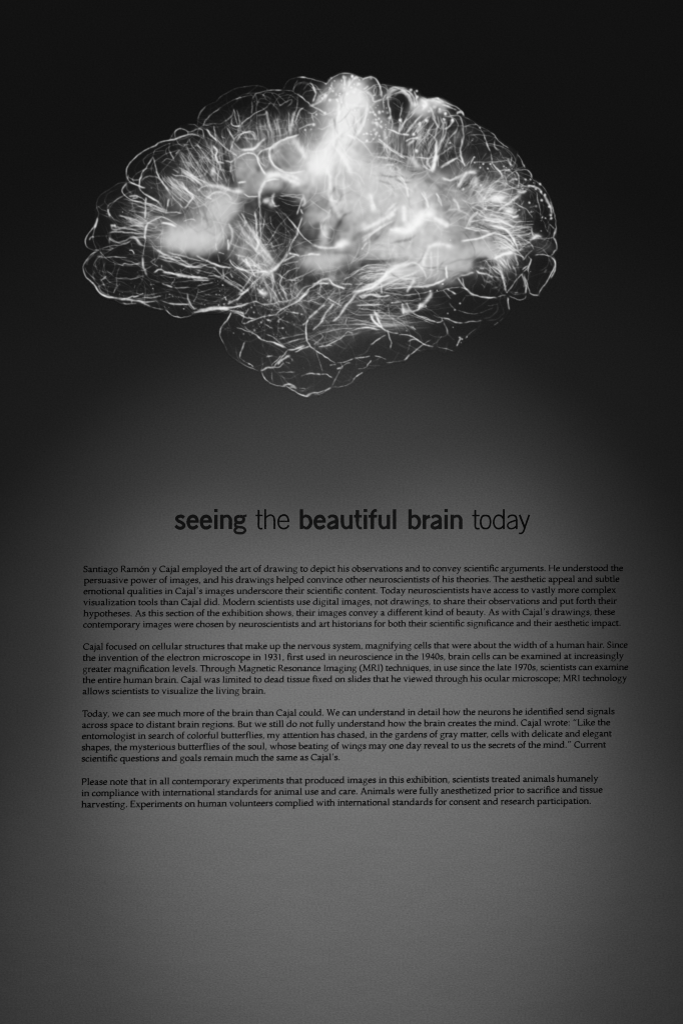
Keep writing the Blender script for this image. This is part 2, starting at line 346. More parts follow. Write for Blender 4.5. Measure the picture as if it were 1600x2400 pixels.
blob(742,450,26,16,0,.74,.7); blob(738,425,30,14,0,.82,.6); blob(775,470,26,30,0,.76,.6); blob(728,488,16,14,0,.58,.6); blob(752,482,14,16,-20,.46,.7); blob(745,512,24,10,-25,.72,.7); blob(742,532,20,7,-18,.45,.7); blob(782,520,24,10,-40,.52,.6); blob(800,490,30,30,0,.80,.5); blob(757,552,11,22,6,.76,.8); blob(735,560,12,18,0,.34,.7); blob(785,552,10,26,26,.36,.75); blob(810,540,22,12,-40,.58,.6)
blob(640,388,16,9,0,.46,.4); blob(622,398,12,20,10,.64,.4); blob(668,352,30,22,0,.52,.7); blob(660,372,24,18,0,.54,.6); blob(690,352,16,14,0,.66,.5)
poly([(640,346),(650,330),(690,318),(700,322),(660,340),(652,370),(664,392),(690,402),(664,400),(645,380)], 4, .82, .5, 2)
haze(430,470,60,40,30,.22); haze(480,450,50,30,20,.26); haze(360,520,50,30,10,.14); haze(1190,500,50,60,0,.16); haze(1130,350,60,40,30,.10); haze(960,310,90,50,20,.14)
haze(578,500,26,60,-10,.26); haze(660,500,50,50,0,.07); haze(640,590,40,30,0,.10); haze(610,470,20,30,0,.12); haze(600,590,40,40,30,.16); haze(560,460,30,16,0,.2); haze(640,430,20,14,0,.3); haze(800,690,130,40,-8,.10); haze(610,610,60,24,35,.16)
mottle(.14)
def soft(tile, rows):
    bx, by, sc = TILE[tile]
    for x, y, rx, ry, rot, v, a in rows: blob(bx+x/sc, by+y/sc, rx/sc, ry/sc, rot, v, a)
soft('Q', [(530,470,24,24,0,.50,.7),(590,560,30,14,10,.56,.7),(620,515,26,14,20,.52,.6),(700,575,34,12,10,.52,.7),(545,545,40,10,10,.60,.6),(480,500,30,40,0,.72,.6),
  (800,450,26,44,10,.14,.7),(905,520,44,16,-30,.12,.7),(690,480,30,30,-50,.42,.5),(770,540,30,20,0,.25,.6),(870,370,14,30,15,.2,.5),(1050,480,60,50,20,.07,.6),(640,250,34,60,5,.06,.8),
  (880,640,60,26,-10,.66,.7),(980,640,40,30,0,.66,.6),(880,720,30,36,0,.58,.7),(930,600,40,24,0,.56,.5),(950,780,30,40,0,.66,.6),(1040,760,40,20,0,.70,.6),(1110,680,40,18,0,.55,.6),(1180,740,40,22,0,.88,.8),
  (1010,860,44,20,-40,.62,.6),(960,920,36,44,0,.58,.6),(1050,910,60,10,8,.52,.6),(970,970,40,10,0,.56,.7),(1080,955,60,9,-4,.60,.6),(1190,985,50,10,14,.60,.6),(1090,1030,60,24,0,.80,.7),(1200,1010,40,20,10,.68,.6),
  (470,660,110,60,10,.83,.8),(420,800,60,50,0,.82,.7),(700,720,50,50,0,.83,.6),(560,1000,90,30,-8,.82,.8),(840,920,70,60,0,.80,.6),(900,1090,120,36,0,.80,.7),
  (230,790,24,26,-30,.48,.8),(200,850,50,18,-20,.70,.7),(195,895,40,12,-24,.40,.8),(165,960,40,36,0,.28,.7),(238,920,18,50,8,.74,.8),(290,930,14,56,24,.34,.75),(330,900,24,30,-30,.50,.6),(400,960,70,14,-42,.46,.7),(400,1010,50,22,-40,.42,.6),(330,1040,70,8,0,.44,.7),
  (230,1090,90,44,0,.78,.9),(170,1080,40,34,0,.76,.8),(500,1090,120,12,-4,.22,.7),(1090,1090,44,20,10,.06,.9),(1110,1150,60,30,10,.06,.8),(1000,1180,60,14,0,.08,.5)])
soft('P', [(640,855,100,54,-4,.82,.9),(800,690,62,58,0,.80,.9),(715,770,54,44,-20,.74,.8),(455,920,26,14,20,.72,.7),(420,800,40,40,0,.24,.5),(560,640,60,40,30,.30,.4),(870,800,20,70,-20,.40,.6),(900,760,30,50,0,.26,.6),
  (930,450,34,44,0,.66,.8),(965,560,44,50,0,.66,.8),(1120,420,44,34,-20,.54,.7),(1010,430,14,34,10,.40,.6),(1180,420,30,40,0,.70,.5),(1060,600,26,12,0,.34,.7),(1160,610,70,12,4,.30,.7),(980,960,90,20,40,.40,.6),(1090,760,70,100,0,.08,.35)])
haze(676,444,30,8,4,.30); haze(650,432,16,10,0,.30); haze(700,462,14,12,0,.2)
mottle(.09)
soft('Q', [(380,200,60,70,0,.84,.5),(300,330,50,70,15,.86,.4),(200,520,70,60,0,.93,.4),(330,520,50,60,0,.86,.4),(470,650,100,60,10,.84,.4),(520,1000,100,30,-8,.80,.4),(860,1060,120,50,0,.78,.3),(560,860,50,40,-30,.60,.4),(760,620,70,24,20,.55,.5),(950,560,60,30,-10,.40,.5),(600,470,50,40,20,.46,.4)])
soft('P', [(650,852,84,44,-4,.84,.7),(800,690,52,50,0,.82,.7)])
for r_ in ((900,335,30,26,0,.44,.55),(960,340,50,36,0,.22,.65),(1040,345,50,36,10,.17,.65),(1000,388,56,14,8,.42,.5),(1090,400,40,20,10,.40,.4),(748,262,16,44,14,.34,.6),(775,215,14,20,0,.3,.5),(875,280,12,40,0,.5,.5),(700,300,40,30,0,.28,.5),(560,300,60,30,0,.18,.4),(470,400,50,30,20,.26,.4),(400,500,40,16,0,.30,.3),(1180,430,50,30,0,.30,.3),(720,640,30,20,0,.25,.4),(990,655,60,12,0,.45,.4),(1130,660,60,16,0,.10,.6)): blob(*r_)
blob(352,590,40,18,20,.12,.7); blob(372,612,60,12,6,.14,.6); blob(362,540,20,30,0,.24,.5); haze(1128,626,44,20,0,.20); haze(700,800,130,60,-10,.06); haze(850,780,120,40,-5,.07); haze(820,225,60,26,0,.35); haze(800,270,60,50,0,.3)
L *= (1-.07*np.clip(L*1.4, 0, 1)*np.clip((.95-L)/.12, 0, 1)).astype(np.float32)
for q in ((900,390,60,40,20,30,26,50,.30,7),(1090,480,60,60,-30,30,40,60,.28,6),(1130,540,60,30,8,16,30,70,.34,5),(760,500,50,60,-50,30,16,50,.30,8),(870,570,50,30,-40,14,16,70,.28,7),(1000,440,60,50,60,30,16,60,.16,8),(640,370,50,40,20,60,18,40,.22,6),(950,625,110,10,-4,8,16,80,.34,5),(820,290,40,60,100,20,14,60,.14,7),(470,510,60,40,10,40,20,50,.16,6)):
    web(*q, dark=True)


STROKES = '''
A
.75 15 472,700 462,640 468,580 500,522 560,462 640,405 720,370 790,325 870,312 930,300 1000,270 1070,255 1130,268 1190,298
.6 13 480,630 490,660 530,682 590,684
.75 13 470,650 485,690 520,712 570,733 600,745
.35 10 870,312 890,270 930,220 970,195
.62 12 930,300 918,260 930,220 975,203 1020,220 1045,245 1035,265
.4 10 930,300 950,340 985,365 1030,355
.55 13 1020,215 1060,232 1130,205 1180,220 1185,300
.5 12 1040,160 1110,170 1150,200 1180,218
.4 10 890,335 840,352 780,380 735,405 715,460
.85 18 715,465 690,505 650,570 615,620 600,660 585,720 600,780 650,825 740,875 800,915
.85 16 712,460 730,520 745,580 760,640 800,700 840,760 885,825
.45 16 610,690 640,660 680,650 740,655 790,690 820,740
.4 14 640,810 700,850 760,895 810,945
.35 10 165,1120 190,1060 205,1000 185,940 190,880 230,820 290,785 350,745 400,715 470,705
.8 20 165,1125 180,1080 198,1045
.35 9 195,930 240,965 290,980
.8 22 290,960 298,990 312,1020
.4 12 270,1000 300,1005 340,1040
.75 16 475,705 435,750 425,790 450,830 500,865 560,885 610,890
.65 14 475,705 540,728 600,748 640,762
.45 14 440,835 390,855 350,885 310,910 285,950
.75 22 490,838 550,832 565,850 520,858
.6 16 560,835 610,855 650,890
.3 20 470,720 470,770 520,820
.3 16 590,760 640,760
.5 13 610,890 680,910 750,935 830,985
.45 20 640,900 720,925 790,950 850,980
.35 12 470,890 560,915 640,950 720,975 810,1010
.4 11 480,965 560,985 640,990
.5 14 540,1000 600,1035 660,1075
.5 18 400,1015 470,1040 540,1075 630,1105
.35 12 420,1050 500,1085 600,1130
.4 12 730,1030 780,1028 830,1040
.75 18 645,1176 655,1110 690,1075 750,1045 805,1026
.55 14 800,1030 850,1050 900,1080 940,1105
.55 14 830,995 900,988 990,995
.65 18 858,865 855,930
.4 14 870,850 850,930 835,1000
.4 10 885,850 890,930
.65 18 1095,840 1050,905 1010,950
.45 12 885,825 940,890 1000,950
.45 12 900,760 1000,860 1065,905
.6 14 980,700 1020,760 1060,800 1100,830
.45 12 800,660 860,730 910,770
.45 12 850,650 920,740 1000,810
.45 12 930,690 1000,790 1050,860
.85 24 990,610 1060,650 1130,700 1180,748
.7 18 1000,585 1080,640 1150,680 1220,715
.95 34 1210,725 1290,740 1370,755 1450,785 1568,795
.6 16 890,625 930,645 1000,645 1060,670 1120,720
.4 12 960,560 1010,600
.5 11 1030,430 1055,490 1090,560 1130,610 1180,690
.45 11 970,420 1010,490 1050,560
.4 9 870,340 865,400 885,450
.6 13 875,420 890,460 912,492
.45 12 795,525 840,488 890,495 930,515
.5 14 925,440 968,400
.45 11 1050,290 1080,360 1120,410
.65 15 1130,355 1160,392
.4 11 1110,400 1150,450 1200,520 1250,590
.35 10 1045,300 1035,360 1060,460 1110,560
.35 10 1140,480 1180,560 1230,620
.6 16 1215,205 1250,265 1320,325
.9 18 1292,285 1308,312
.4 11 1285,180 1300,280
.5 14 1405,205 1450,270 1475,315
.4 10 1350,270 1390,295
.7 20 1270,360 1310,410 1303,470 1320,520
.55 12 1310,515 1380,527
.5 14 1310,530 1325,620 1320,690
.75 34 1275,575 1270,640
.4 12 1320,310 1380,370 1450,420 1500,450
.6 15 1510,710 1568,705
.5 14 1130,790 1180,750 1240,740
.6 18 1235,850 1260,860
.4 14 1120,750 1180,820 1250,850
.5 22 1200,870 1300,800 1400,820 1450,870
.35 40 1290,600 1290,690
A
o .45 9 430,985 1220,790 700,760 1150,840 1130,995
B
.36 9 95,525 110,460 165,395 260,350 300,310 380,260 460,225 560,203 640,200 710,212 765,240
.35 9 95,525 90,570
.5 12 95,520 110,470 165,395
.55 12 140,580 170,520 230,460 330,392
.42 9 320,395 400,345 480,312 560,298 600,290 612,330
.5 11 450,322 500,308
.5 12 600,345 605,400 600,465
.6 12 605,320 640,275 690,262 765,245 830,243 890,240
.45 10 890,240 960,245 1000,265 1030,285
.7 14 1030,285 1070,310 1110,345 1150,382
.35 9 895,235 920,180 960,140 1010,125
.5 12 1000,128 1070,118 1130,130 1200,148 1260,165 1300,190
.75 18 1050,122 1100,122
.4 10 990,260 1000,200 1030,140
.72 18 1148,168 1180,215 1197,270 1185,310 1168,355
.35 10 1070,300 1100,260 1180,240 1270,235
.4 9 780,255 830,330 865,385
.35 14 850,395 900,365 970,330 965,365 930,395
.35 20 850,285 900,265
.4 14 770,360 740,400 700,425
.65 13 720,420 650,445 590,490 540,525 490,575
.4 14 635,285 650,360 640,445
.3 12 700,280 740,330
.5 14 340,535 400,500 425,460 435,420
.35 10 145,575 230,560 310,555 350,535
.45 12 430,420 450,500 470,570
.45 12 460,420 478,500 485,570
.4 14 415,500 410,560
.8 15 408,545 422,570 460,580 492,575
.55 16 430,710 470,665 510,648 570,630 620,640 645,690
.55 18 430,715 412,770 402,815
.4 14 435,740 490,800
.75 26 490,800 560,802 620,795 665,745 730,690
.8 16 450,888 500,855 570,832 620,842 650,880 665,930 700,985 740,1035
.75 16 800,755 850,725 930,690 1045,660
.7 18 800,750 770,790 765,850 790,920 840,970 900,1000
.6 18 650,860 700,810 770,785 810,750
.55 14 660,870 690,930 720,960
.75 44 730,1030 850,1040 940,1080 1030,1110
.45 34 690,1130 730,1080 780,1060
.7 30 1000,440 985,520 965,600 958,660
.5 14 945,450 950,560 950,640
.4 12 1030,300 1022,400 1000,480
.6 14 1090,408 1050,430 1030,480 1005,545
.5 14 1120,455 1170,460 1210,435
.5 16 1160,470 1180,540
.6 16 1040,610 1100,580 1170,560
.8 26 1140,387 1220,362 1300,290
.6 18 1150,385 1200,410 1280,455
.4 12 240,570 265,690
.6 16 180,605 215,660 275,720
.5 12 365,590 400,645 435,700
.4 10 320,680 350,695
.6 18 235,770 275,810 265,860 280,910
.5 12 280,912 330,920
.5 12 290,720 350,790 430,840 470,870
.5 16 360,905 400,915 420,910
.6 26 400,960 402,1010
.9 22 478,1110 540,1100
.5 12 1300,180 1340,135 1400,100 1450,85 1568,92
.5 22 1480,110 1470,200
.6 26 1560,130 1500,210
.4 16 1350,170 1350,220
.5 40 1240,300 1210,360
.5 24 740,430 770,600
.35 20 650,480 720,470 740,440
o .95 10 1375,155
o .95 16 1340,123
o .85 14 1295,180
o .85 13 1205,470
o .8 14 1100,615
o .6 12 1155,610
o .9 20 1285,458 1330,335 1180,565 1290,290
o .9 14 1425,275 1335,225 1405,345
o .95 20 1540,115
o .5 8 865,380 1030,285 625,350 480,580 745,240
.5 60 985,700 1050,790 1110,870
.85 26 1500,660 1568,700
.4 40 1450,850 1500,960 1540,1050
.4 30 1300,980 1330,1060 1330,1150
C
.75 13 200,510 150,505 100,480 80,430 90,380 130,320 180,280
.35 9 135,310 165,280
.6 16 195,215 182,265 170,285
.55 12 190,220 175,280 155,350 150,400 165,450 190,500
.8 14 115,410 140,380 165,380
.35 9 165,378 230,372 300,368
.55 11 200,495 260,480 330,462 400,455 460,440 520,405
.5 12 170,500 210,500
.75 15 200,510 150,530 100,580 65,640 62,700 90,760 130,795
.35 13 170,530 110,590 95,640
.5 9 205,510 240,545 290,590 350,625 400,640 450,660
.8 16 90,760 140,800 180,850 215,905 280,940 350,948 430,962
.85 24 180,850 215,905 280,940 350,948
.5 18 205,830 230,890 300,930
.45 13 75,660 100,710 180,780
.7 16 225,790 250,768 280,745
.35 12 235,790 260,840 280,880
.65 13 270,572 340,568 400,570 475,575
.4 20 190,560 270,572
.4 10 275,690 310,715 350,755
.5 11 350,755 400,765 460,768 530,772 590,755 640,742
.3 10 410,650 385,700 370,760 375,830 345,905
.45 12 385,830 345,905
.55 13 420,655 450,630 520,640 610,620
.75 16 640,210 650,0 
.85 24 615,560 620,620 632,680 660,745
.6 11 640,360 640,440 630,500 615,560
.85 20 655,270 640,330 640,400
.4 9 660,745 700,780 780,800
.4 12 570,695 630,690 700,650
.8 18 800,812 840,832 900,850
.5 10 900,852 980,857 1060,850
.6 13 1130,835 1200,822 1280,800
.75 18 720,720 760,690 800,690 850,715 930,730
.6 12 795,640 790,690
.5 12 690,615 740,580
.5 12 700,620 760,660
.95 22 800,710 880,718 950,735 1030,750
.85 26 930,740 1020,752 1100,762 1200,770
.6 13 1080,775 1160,785 1240,790
.6 14 1030,750 1130,752 1230,765
.4 11 790,740 870,755 960,770
.5 11 885,830 920,775
.4 10 970,680 980,720
.8 18 1120,555 1200,595 1280,630 1350,655
.7 22 1290,640 1370,660 1450,670
.8 22 770,555 840,575 910,595 970,625 1040,655 1100,665
.5 13 850,560 950,600 1040,610
.5 12 1100,660 1170,640 1230,660 1280,670
.45 12 1060,640 1130,620 1200,630
.6 18 1280,660 1320,700 1370,760
.6 16 1370,680 1375,770
.55 13 1230,740 1300,745 1370,775
.7 26 1370,775 1450,820 1530,870 1568,900
.6 14 1380,740 1450,790 1568,850
.75 20 1420,400 1420,500
.5 14 1300,440 1310,500
.75 16 1435,590 1460,640 1500,670 1568,690
.5 11 1320,540 1340,620
.6 13 1330,520 1380,540
.5 12 1520,540 1515,590
.75 13 490,505 520,510 540,538
.8 22 320,270 360,272
.6 24 350,320 420,295 465,285
.6 18 300,345 360,330 440,335 520,340 630,352
.5 18 300,380 320,410 380,430 450,415 510,380
.7 30 500,380 560,400 610,460
.5 26 330,270 330,300 360,310
.4 24 310,350 305,440
.4 14 440,190 500,235 570,265 640,270
.45 20 470,290 560,270 640,290
.45 16 520,370 570,385 640,380
.4 12 560,430 600,450 640,470
.4 10 510,440 520,480
.6 14 730,295 750,290
.5 14 230,500 330,500
.4 20 310,480 340,490
.7 18 800,240 850,255 920,280
.75 22 790,245 870,260 930,285
.5 14 1000,230 1080,215 1120,230
.75 12 430,960 480,950 540,935 580,928
.9 24 400,955 470,965 540,975 610,990 660,1020 700,1035
.55 20 560,1000 480,1008 430,1000
.5 9 350,965 400,995 460,1012
.6 12 520,945 580,930 620,910
.6 16 560,975 640,990 740,985
.5 14 620,945 700,950 780,930
.55 12 700,1035 760,1055 820,1060
.75 12 820,1060 860,1090 910,1122 980,1135 1040,1125 1090,1105
.35 10 820,1020 850,1080 900,1100
.5 14 780,970 860,1000 960,1012 1060,1010
.65 18 860,1000 950,1012 1040,1010
.8 16 1033,905 1045,960 1075,1020 1110,1060
.5 18 1040,1000 1080,1050 1130,1050
.5 11 1140,860 1130,920 1090,1000
.4 10 1130,905 1180,890 1260,870
.8 26 1080,1095 1150,1080 1230,1065 1330,1055 1430,1060
.75 24 1130,1070 1220,1050 1320,1040 1420,1050
.6 16 1420,1010 1440,970
.5 22 1200,1075 1260,1050
.7 18 1430,1065 1500,1080 1568,1100
.7 14 1445,1085 1415,1150
.5 14 1500,980 1540,930 1568,900
.5 12 1490,1010 1550,1000
.4 12 1500,1060 1560,1020
.5 12 550,830 540,860
o .95 9 713,863 1003,1054 1368,832
o .7 9 620,910 1200,1015 780,935
o .5 7 427,900 402,915 440,935 640,945 870,915 900,940 955,945 1337,920 1395,945 1340,885 1400,968 1325,825 1290,700 1235,920 1480,690 1495,715 1450,755 430,145
.6 12 860,915 895,925 900,940
.6 10 1385,940 1402,968
.4 11 680,825 730,825
.4 18 1150,700 1130,720
.5 12 1440,720 1460,760
.35 12 840,910 830,960
'''
STROKES2 = '''
D
.55 12 0,85 60,82 110,90 160,112 210,135
.75 18 190,150 225,125 275,115 315,130 345,170 365,220 375,280 380,320
.4 12 310,220 305,260 320,300
.3 8 370,190 430,195 480,208 560,215 620,225
.4 20 350,170 370,300
.6 18 430,260 460,225 500,212 560,235 610,265 650,320 665,400
.5 16 430,260 432,310 440,370 455,450
.55 14 590,232 640,260 680,320 695,400
.6 30 560,240 620,290 640,350
.4 12 470,240 540,240
.45 14 455,400 460,460 440,560
.4 10 575,350 560,410 545,490
.35 8 480,360 560,410
.6 18 560,500 550,560 535,640
.7 16 470,615 540,650
.8 18 575,655 630,662
.5 12 430,605 500,630
.6 14 690,440 640,500 590,540 560,590
.5 14 740,490 690,540 640,600 610,650
.55 16 740,560 700,620 660,670
.5 12 650,560 620,620 600,660
.6 16 380,330 320,350 290,340
.5 14 420,280 390,330 400,420
.95 30 740,330 790,370 760,430
.9 26 790,340 860,340 940,360
.6 22 840,330 900,320 960,360
.7 20 940,380 1010,400 1080,430
.6 16 960,350 1020,375 1080,400 1130,440 1150,490
.7 22 1085,450 1130,455 1145,480
.55 15 990,490 1050,480 1110,490 1130,550 1140,620 1145,670 1135,740
.65 18 1135,680 1125,750 1115,820 1130,900 1155,950
.35 9 1150,500 1200,515 1260,560
.55 12 1250,555 1270,570
.5 12 1145,590 1200,570 1260,565
.45 9 1260,560 1310,620 1340,680
.75 14 1335,670 1365,750 1395,820
.4 8 1395,820 1410,900
.4 8 1270,570 1340,600 1390,630
.6 12 1390,635 1430,660 1455,700 1500,740 1568,790
.4 8 1320,620 1390,630
.55 14 1430,730 1440,780 1470,810
.4 10 1440,680 1430,740 
.3 8 1470,810 1520,880 1568,920
.3 9 1160,660 1220,630
.35 10 1180,770 1230,700 1225,720
.3 8 1360,830 1310,900
.5 10 1240,870 1215,920 1205,970
.4 10 1200,910 1150,960
.3 8 1220,915 1320,920 1460,915 1568,895
.6 14 1420,940 1470,990 1495,1020
.4 10 1440,990 1400,950
.4 9 1530,1000 1568,990
.45 12 1500,1010 1500,1070
.85 34 890,760 880,860 855,970 850,1000
.55 14 895,700 880,800 900,900
.5 12 910,850 905,960
.5 16 820,880 800,920 830,970
.5 14 700,870 790,880
.4 10 750,950 800,980 850,1000
.65 18 600,720 650,700 720,690
.7 28 620,760 680,710
.5 12 700,770 760,700 820,650
.4 12 800,640 860,680 880,720
.5 14 780,530 750,590 720,640
.5 18 850,480 870,530 910,600
.5 12 870,540 830,600 810,640
.5 20 830,400 860,470 880,520
.5 14 900,480 920,600 950,560
.7 20 1040,500 1040,540 1000,590 960,610
.45 16 1090,600 1040,660 1000,700
.5 18 1000,700 970,780
.5 18 930,850 980,810 1040,770
.5 13 930,970 1000,920 1080,880
.5 12 1080,880 1130,920
.75 24 240,350 245,420 225,500 180,590 140,660
.6 18 60,660 120,690
.4 14 260,380 300,440 330,500
.7 16 410,760 460,800 520,840 600,890
.6 16 330,870 430,880
.6 18 350,700 400,740 410,760
.45 10 460,800 455,860
.6 50 650,880 720,960 
.5 26 400,620 410,700
o .95 18 705,250 710,305 975,460
o .95 14 790,527 735,548 1015,737 545,525
o .85 14 1040,520 955,510 700,805 675,655 905,320
o .9 22 650,240 355,450 160,185 770,390
o .8 16 270,450 310,470 350,510 320,550 375,590 320,655 240,650 210,655 710,690 240,715
o .75 12 1110,440 1330,935 1395,935 1300,968 1370,978 1085,460
o .6 7 1240,870 1520,958 1225,715 560,410 780,640 350,440
o .95 20 100,110 125,130
o .6 24 690,380 820,440 870,400 920,440
.8 24 680,250 700,310 710,390
.5 20 20,120 30,200
.55 18 80,130 70,200
.6 16 250,205 210,230
.7 24 230,260 290,300 300,340
E
.5 12 1090,0 1120,50 1150,120
.6 12 1125,60 1160,130
.5 10 840,0 850,60 850,90
.6 14 850,85 890,140 935,180 950,230
.5 10 920,165 970,150 1010,150
.5 12 680,30 650,90 
.4 11 1040,30 1020,100 
.6 20 1000,50 1030,110
.35 9 670,80 780,75 900,75 1000,55
.7 20 545,0 570,60 598,115
.8 34 330,0 315,80 290,160
.5 12 360,130 430,80 510,40
.45 14 980,240 1010,200 1060,165 1120,150 1180,155 1215,190 1220,230
.6 14 1070,165 1095,200 1100,260 1095,320
.5 16 1180,155 1215,180 1225,220
.5 18 1010,260 1050,235 1080,240
.5 12 1100,270 1150,300 1200,300 1260,300
.5 14 960,260 1000,290 1080,330 1160,350
.85 26 1090,350 1130,360 1175,345
.75 26 1120,370 1060,420 1010,460 950,500 890,540
.75 22 1200,300 1250,310 1290,330 1320,380
.5 10 1230,240 1300,280 1345,330 1390,410 1420,500 1440,590 1450,680 1452,780
.75 26 1340,380 1370,450 1400,500 1410,560
.5 14 1390,440 1430,560 1440,600
.55 12 1270,360 1280,440 1300,510 1305,590
.3 9 1205,380 1210,420
.4 12 1150,440 1125,480
.55 12 1060,450 1110,490 1170,520 1205,560 1235,610
.4 10 1250,490 1200,500 
.5 12 1200,550 1240,540
.45 10 1305,600 1340,650 1360,700
.45 12 1380,670 1370,730
.5 14 1390,660 1430,700
.8 18 1445,700 1430,760 1420,780
.85 24 1230,800 1270,770 1310,780
.65 14 1200,810 1260,790
.7 18 1420,780 1450,830 1455,890 1430,920 1400,960
.5 12 1300,790 1380,790 1430,780
.75 13 1250,950 1310,942 1370,955 1400,960
.75 16 1400,960 1435,1000 1445,1060 1425,1120 1395,1176
.4 26 1390,990 1410,1050
.4 16 1360,1085 1340,1110
.55 16 1220,690 1225,740 1240,770
.5 14 1230,680 1180,690 1100,705 1040,730
.6 16 1220,740 1160,760 1080,770
.5 14 1050,750 1130,790 1220,850 1240,900
.5 12 1080,850 1150,850 1220,830
.5 13 1110,900 1160,860
.5 12 1090,820 1130,860
.55 14 1080,900 1140,970
.55 14 1230,900 1180,950 1140,1000
.6 14 1190,960 1215,1000 1200,1050 1180,1100
.8 14 1130,1085 1190,1050
.4 12 1040,600 1100,590
.8 18 1040,595 1100,578
.8 26 980,530 1040,550
.5 11 1050,640 1150,635 1240,630
.5 11 1080,690 1160,665 1250,660
.45 10 1000,600 1080,640 1130,620
.45 12 950,640 1010,670 1080,700
.5 10 1040,560 1100,530
.75 20 850,675 920,690 990,720 1040,780 1070,840 1090,890
.6 14 890,740 960,770 1010,800 1060,870
.55 14 860,770 950,800 1020,850 1080,910
.6 14 850,820 930,830 1000,870 1070,920
.5 16 770,620 880,630 980,650 1060,690
.65 24 560,815 680,805 770,775 860,750
.6 14 590,690 700,700 820,730
.6 14 640,640 770,620 880,640
.6 16 820,570 900,580 970,605
.5 18 630,680 660,610 720,550
.5 18 660,500 730,530 790,580
.8 30 870,980 950,945 1040,925
.6 12 1050,930 1110,950 1150,970
.75 22 190,360 230,430 250,500
.6 14 320,370 360,420 380,490
.6 26 490,420 530,480 545,530
.9 60 40,735 110,690 170,610 230,570 300,570
.6 30 -60,700 0,700 60,720
.8 36 310,610 370,640 430,680
.6 40 30,500 30,600
.5 20 60,310 70,400
.6 40 540,300 570,240 620,180
.6 26 640,170 700,180
.6 34 700,220 690,280
.55 18 380,220 450,250 530,210
.9 50 850,430 950,410
o .95 17 1200,458 1315,435
o .95 18 1300,283 1345,385 1310,355
o .95 20 1400,575 1405,605 1385,495
o .9 12 1320,597 1350,603 1137,328
o .8 12 765,95 740,128 810,138 833,95 1010,150 685,30
o .7 11 1310,723 1105,525 1240,272 1140,975 960,118
o .8 16 1080,240 1165,240 1210,240 1260,330 1195,300
o .75 18 780,415 745,295 790,515 1010,540 580,330
o .7 10 1215,540 1040,425 1025,100
F
.8 18 530,520 570,590 610,630
.7 14 570,520 590,600 620,640
.85 20 600,625 660,670 730,695 820,708 900,708
.6 13 900,705 940,690 980,685
.85 24 985,660 970,600 950,530 940,480
.6 18 940,480 900,440 850,420 
.6 14 780,350 820,400 870,450 930,500
.55 12 900,410 940,470
.7 14 985,665 1040,600 1080,540 1140,475
.7 14 1140,470 1190,420 1215,360 1210,340
.75 20 1150,490 1160,560 1170,620 1165,670
.55 14 1130,490 1150,560 1150,620
.65 14 1160,520 1185,600 1205,665 
.7 14 1200,665 1240,685 1285,685
.75 13 1285,685 1310,630 1350,580 1400,490 1435,420 1445,360 1420,320
.7 13 1010,690 1060,715 1110,730 1160,715 1170,680
.6 18 1065,665 1095,655
.3 14 1020,660 1080,680 1160,670
.35 10 1190,430 1190,520 1170,560
.8 16 1000,710 1005,770 1012,825
.3 14 990,700 1000,730
.5 12 450,760 480,800 520,830
.5 11 520,820 580,840 660,862 730,855
.4 9 730,855 800,830 860,805
.4 10 810,785 860,780 
.25 9 850,780 910,765
.65 16 385,895 440,910 510,940 580,945
.6 13 580,945 640,935 720,930 765,920
.4 13 300,870 340,890 385,895
.75 18 430,625 470,650 510,678
.5 12 395,635 430,680 465,725
.5 9 300,665 400,635 480,618 560,605
.35 12 600,690 670,685
.4 11 600,700 570,745
.55 14 560,610 620,640
.45 18 395,935 425,1000 440,1060
.3 10 440,1060 500,1110
.6 12 330,940 400,925
.4 9 955,900 920,935
.65 13 910,940 870,965
.4 10 705,1000 650,1040 610,1080
.7 18 560,1080 540,1120 515,1170
.6 20 560,500 620,490 680,470
.7 22 700,450 740,480 810,490 860,520
.5 16 740,430 770,440
.35 13 750,580 780,615
.3 16 850,620 900,610
.55 18 990,350 1010,410 1025,440
.5 14 960,350 990,400
.5 16 1040,410 1070,460 1080,510
.5 20 1060,300 1090,380 1090,410
.5 14 920,360 960,400
o .95 13 550,763
o .8 11 485,987 435,857 390,580 500,825 270,650
o .9 13 570,1098 545,1082
o .7 9 560,1130 525,1150 615,1078 230,790 1210,465 335,645
o .6 10 460,170 80,185 990,660
.5 10 620,1070 600,1090
'''
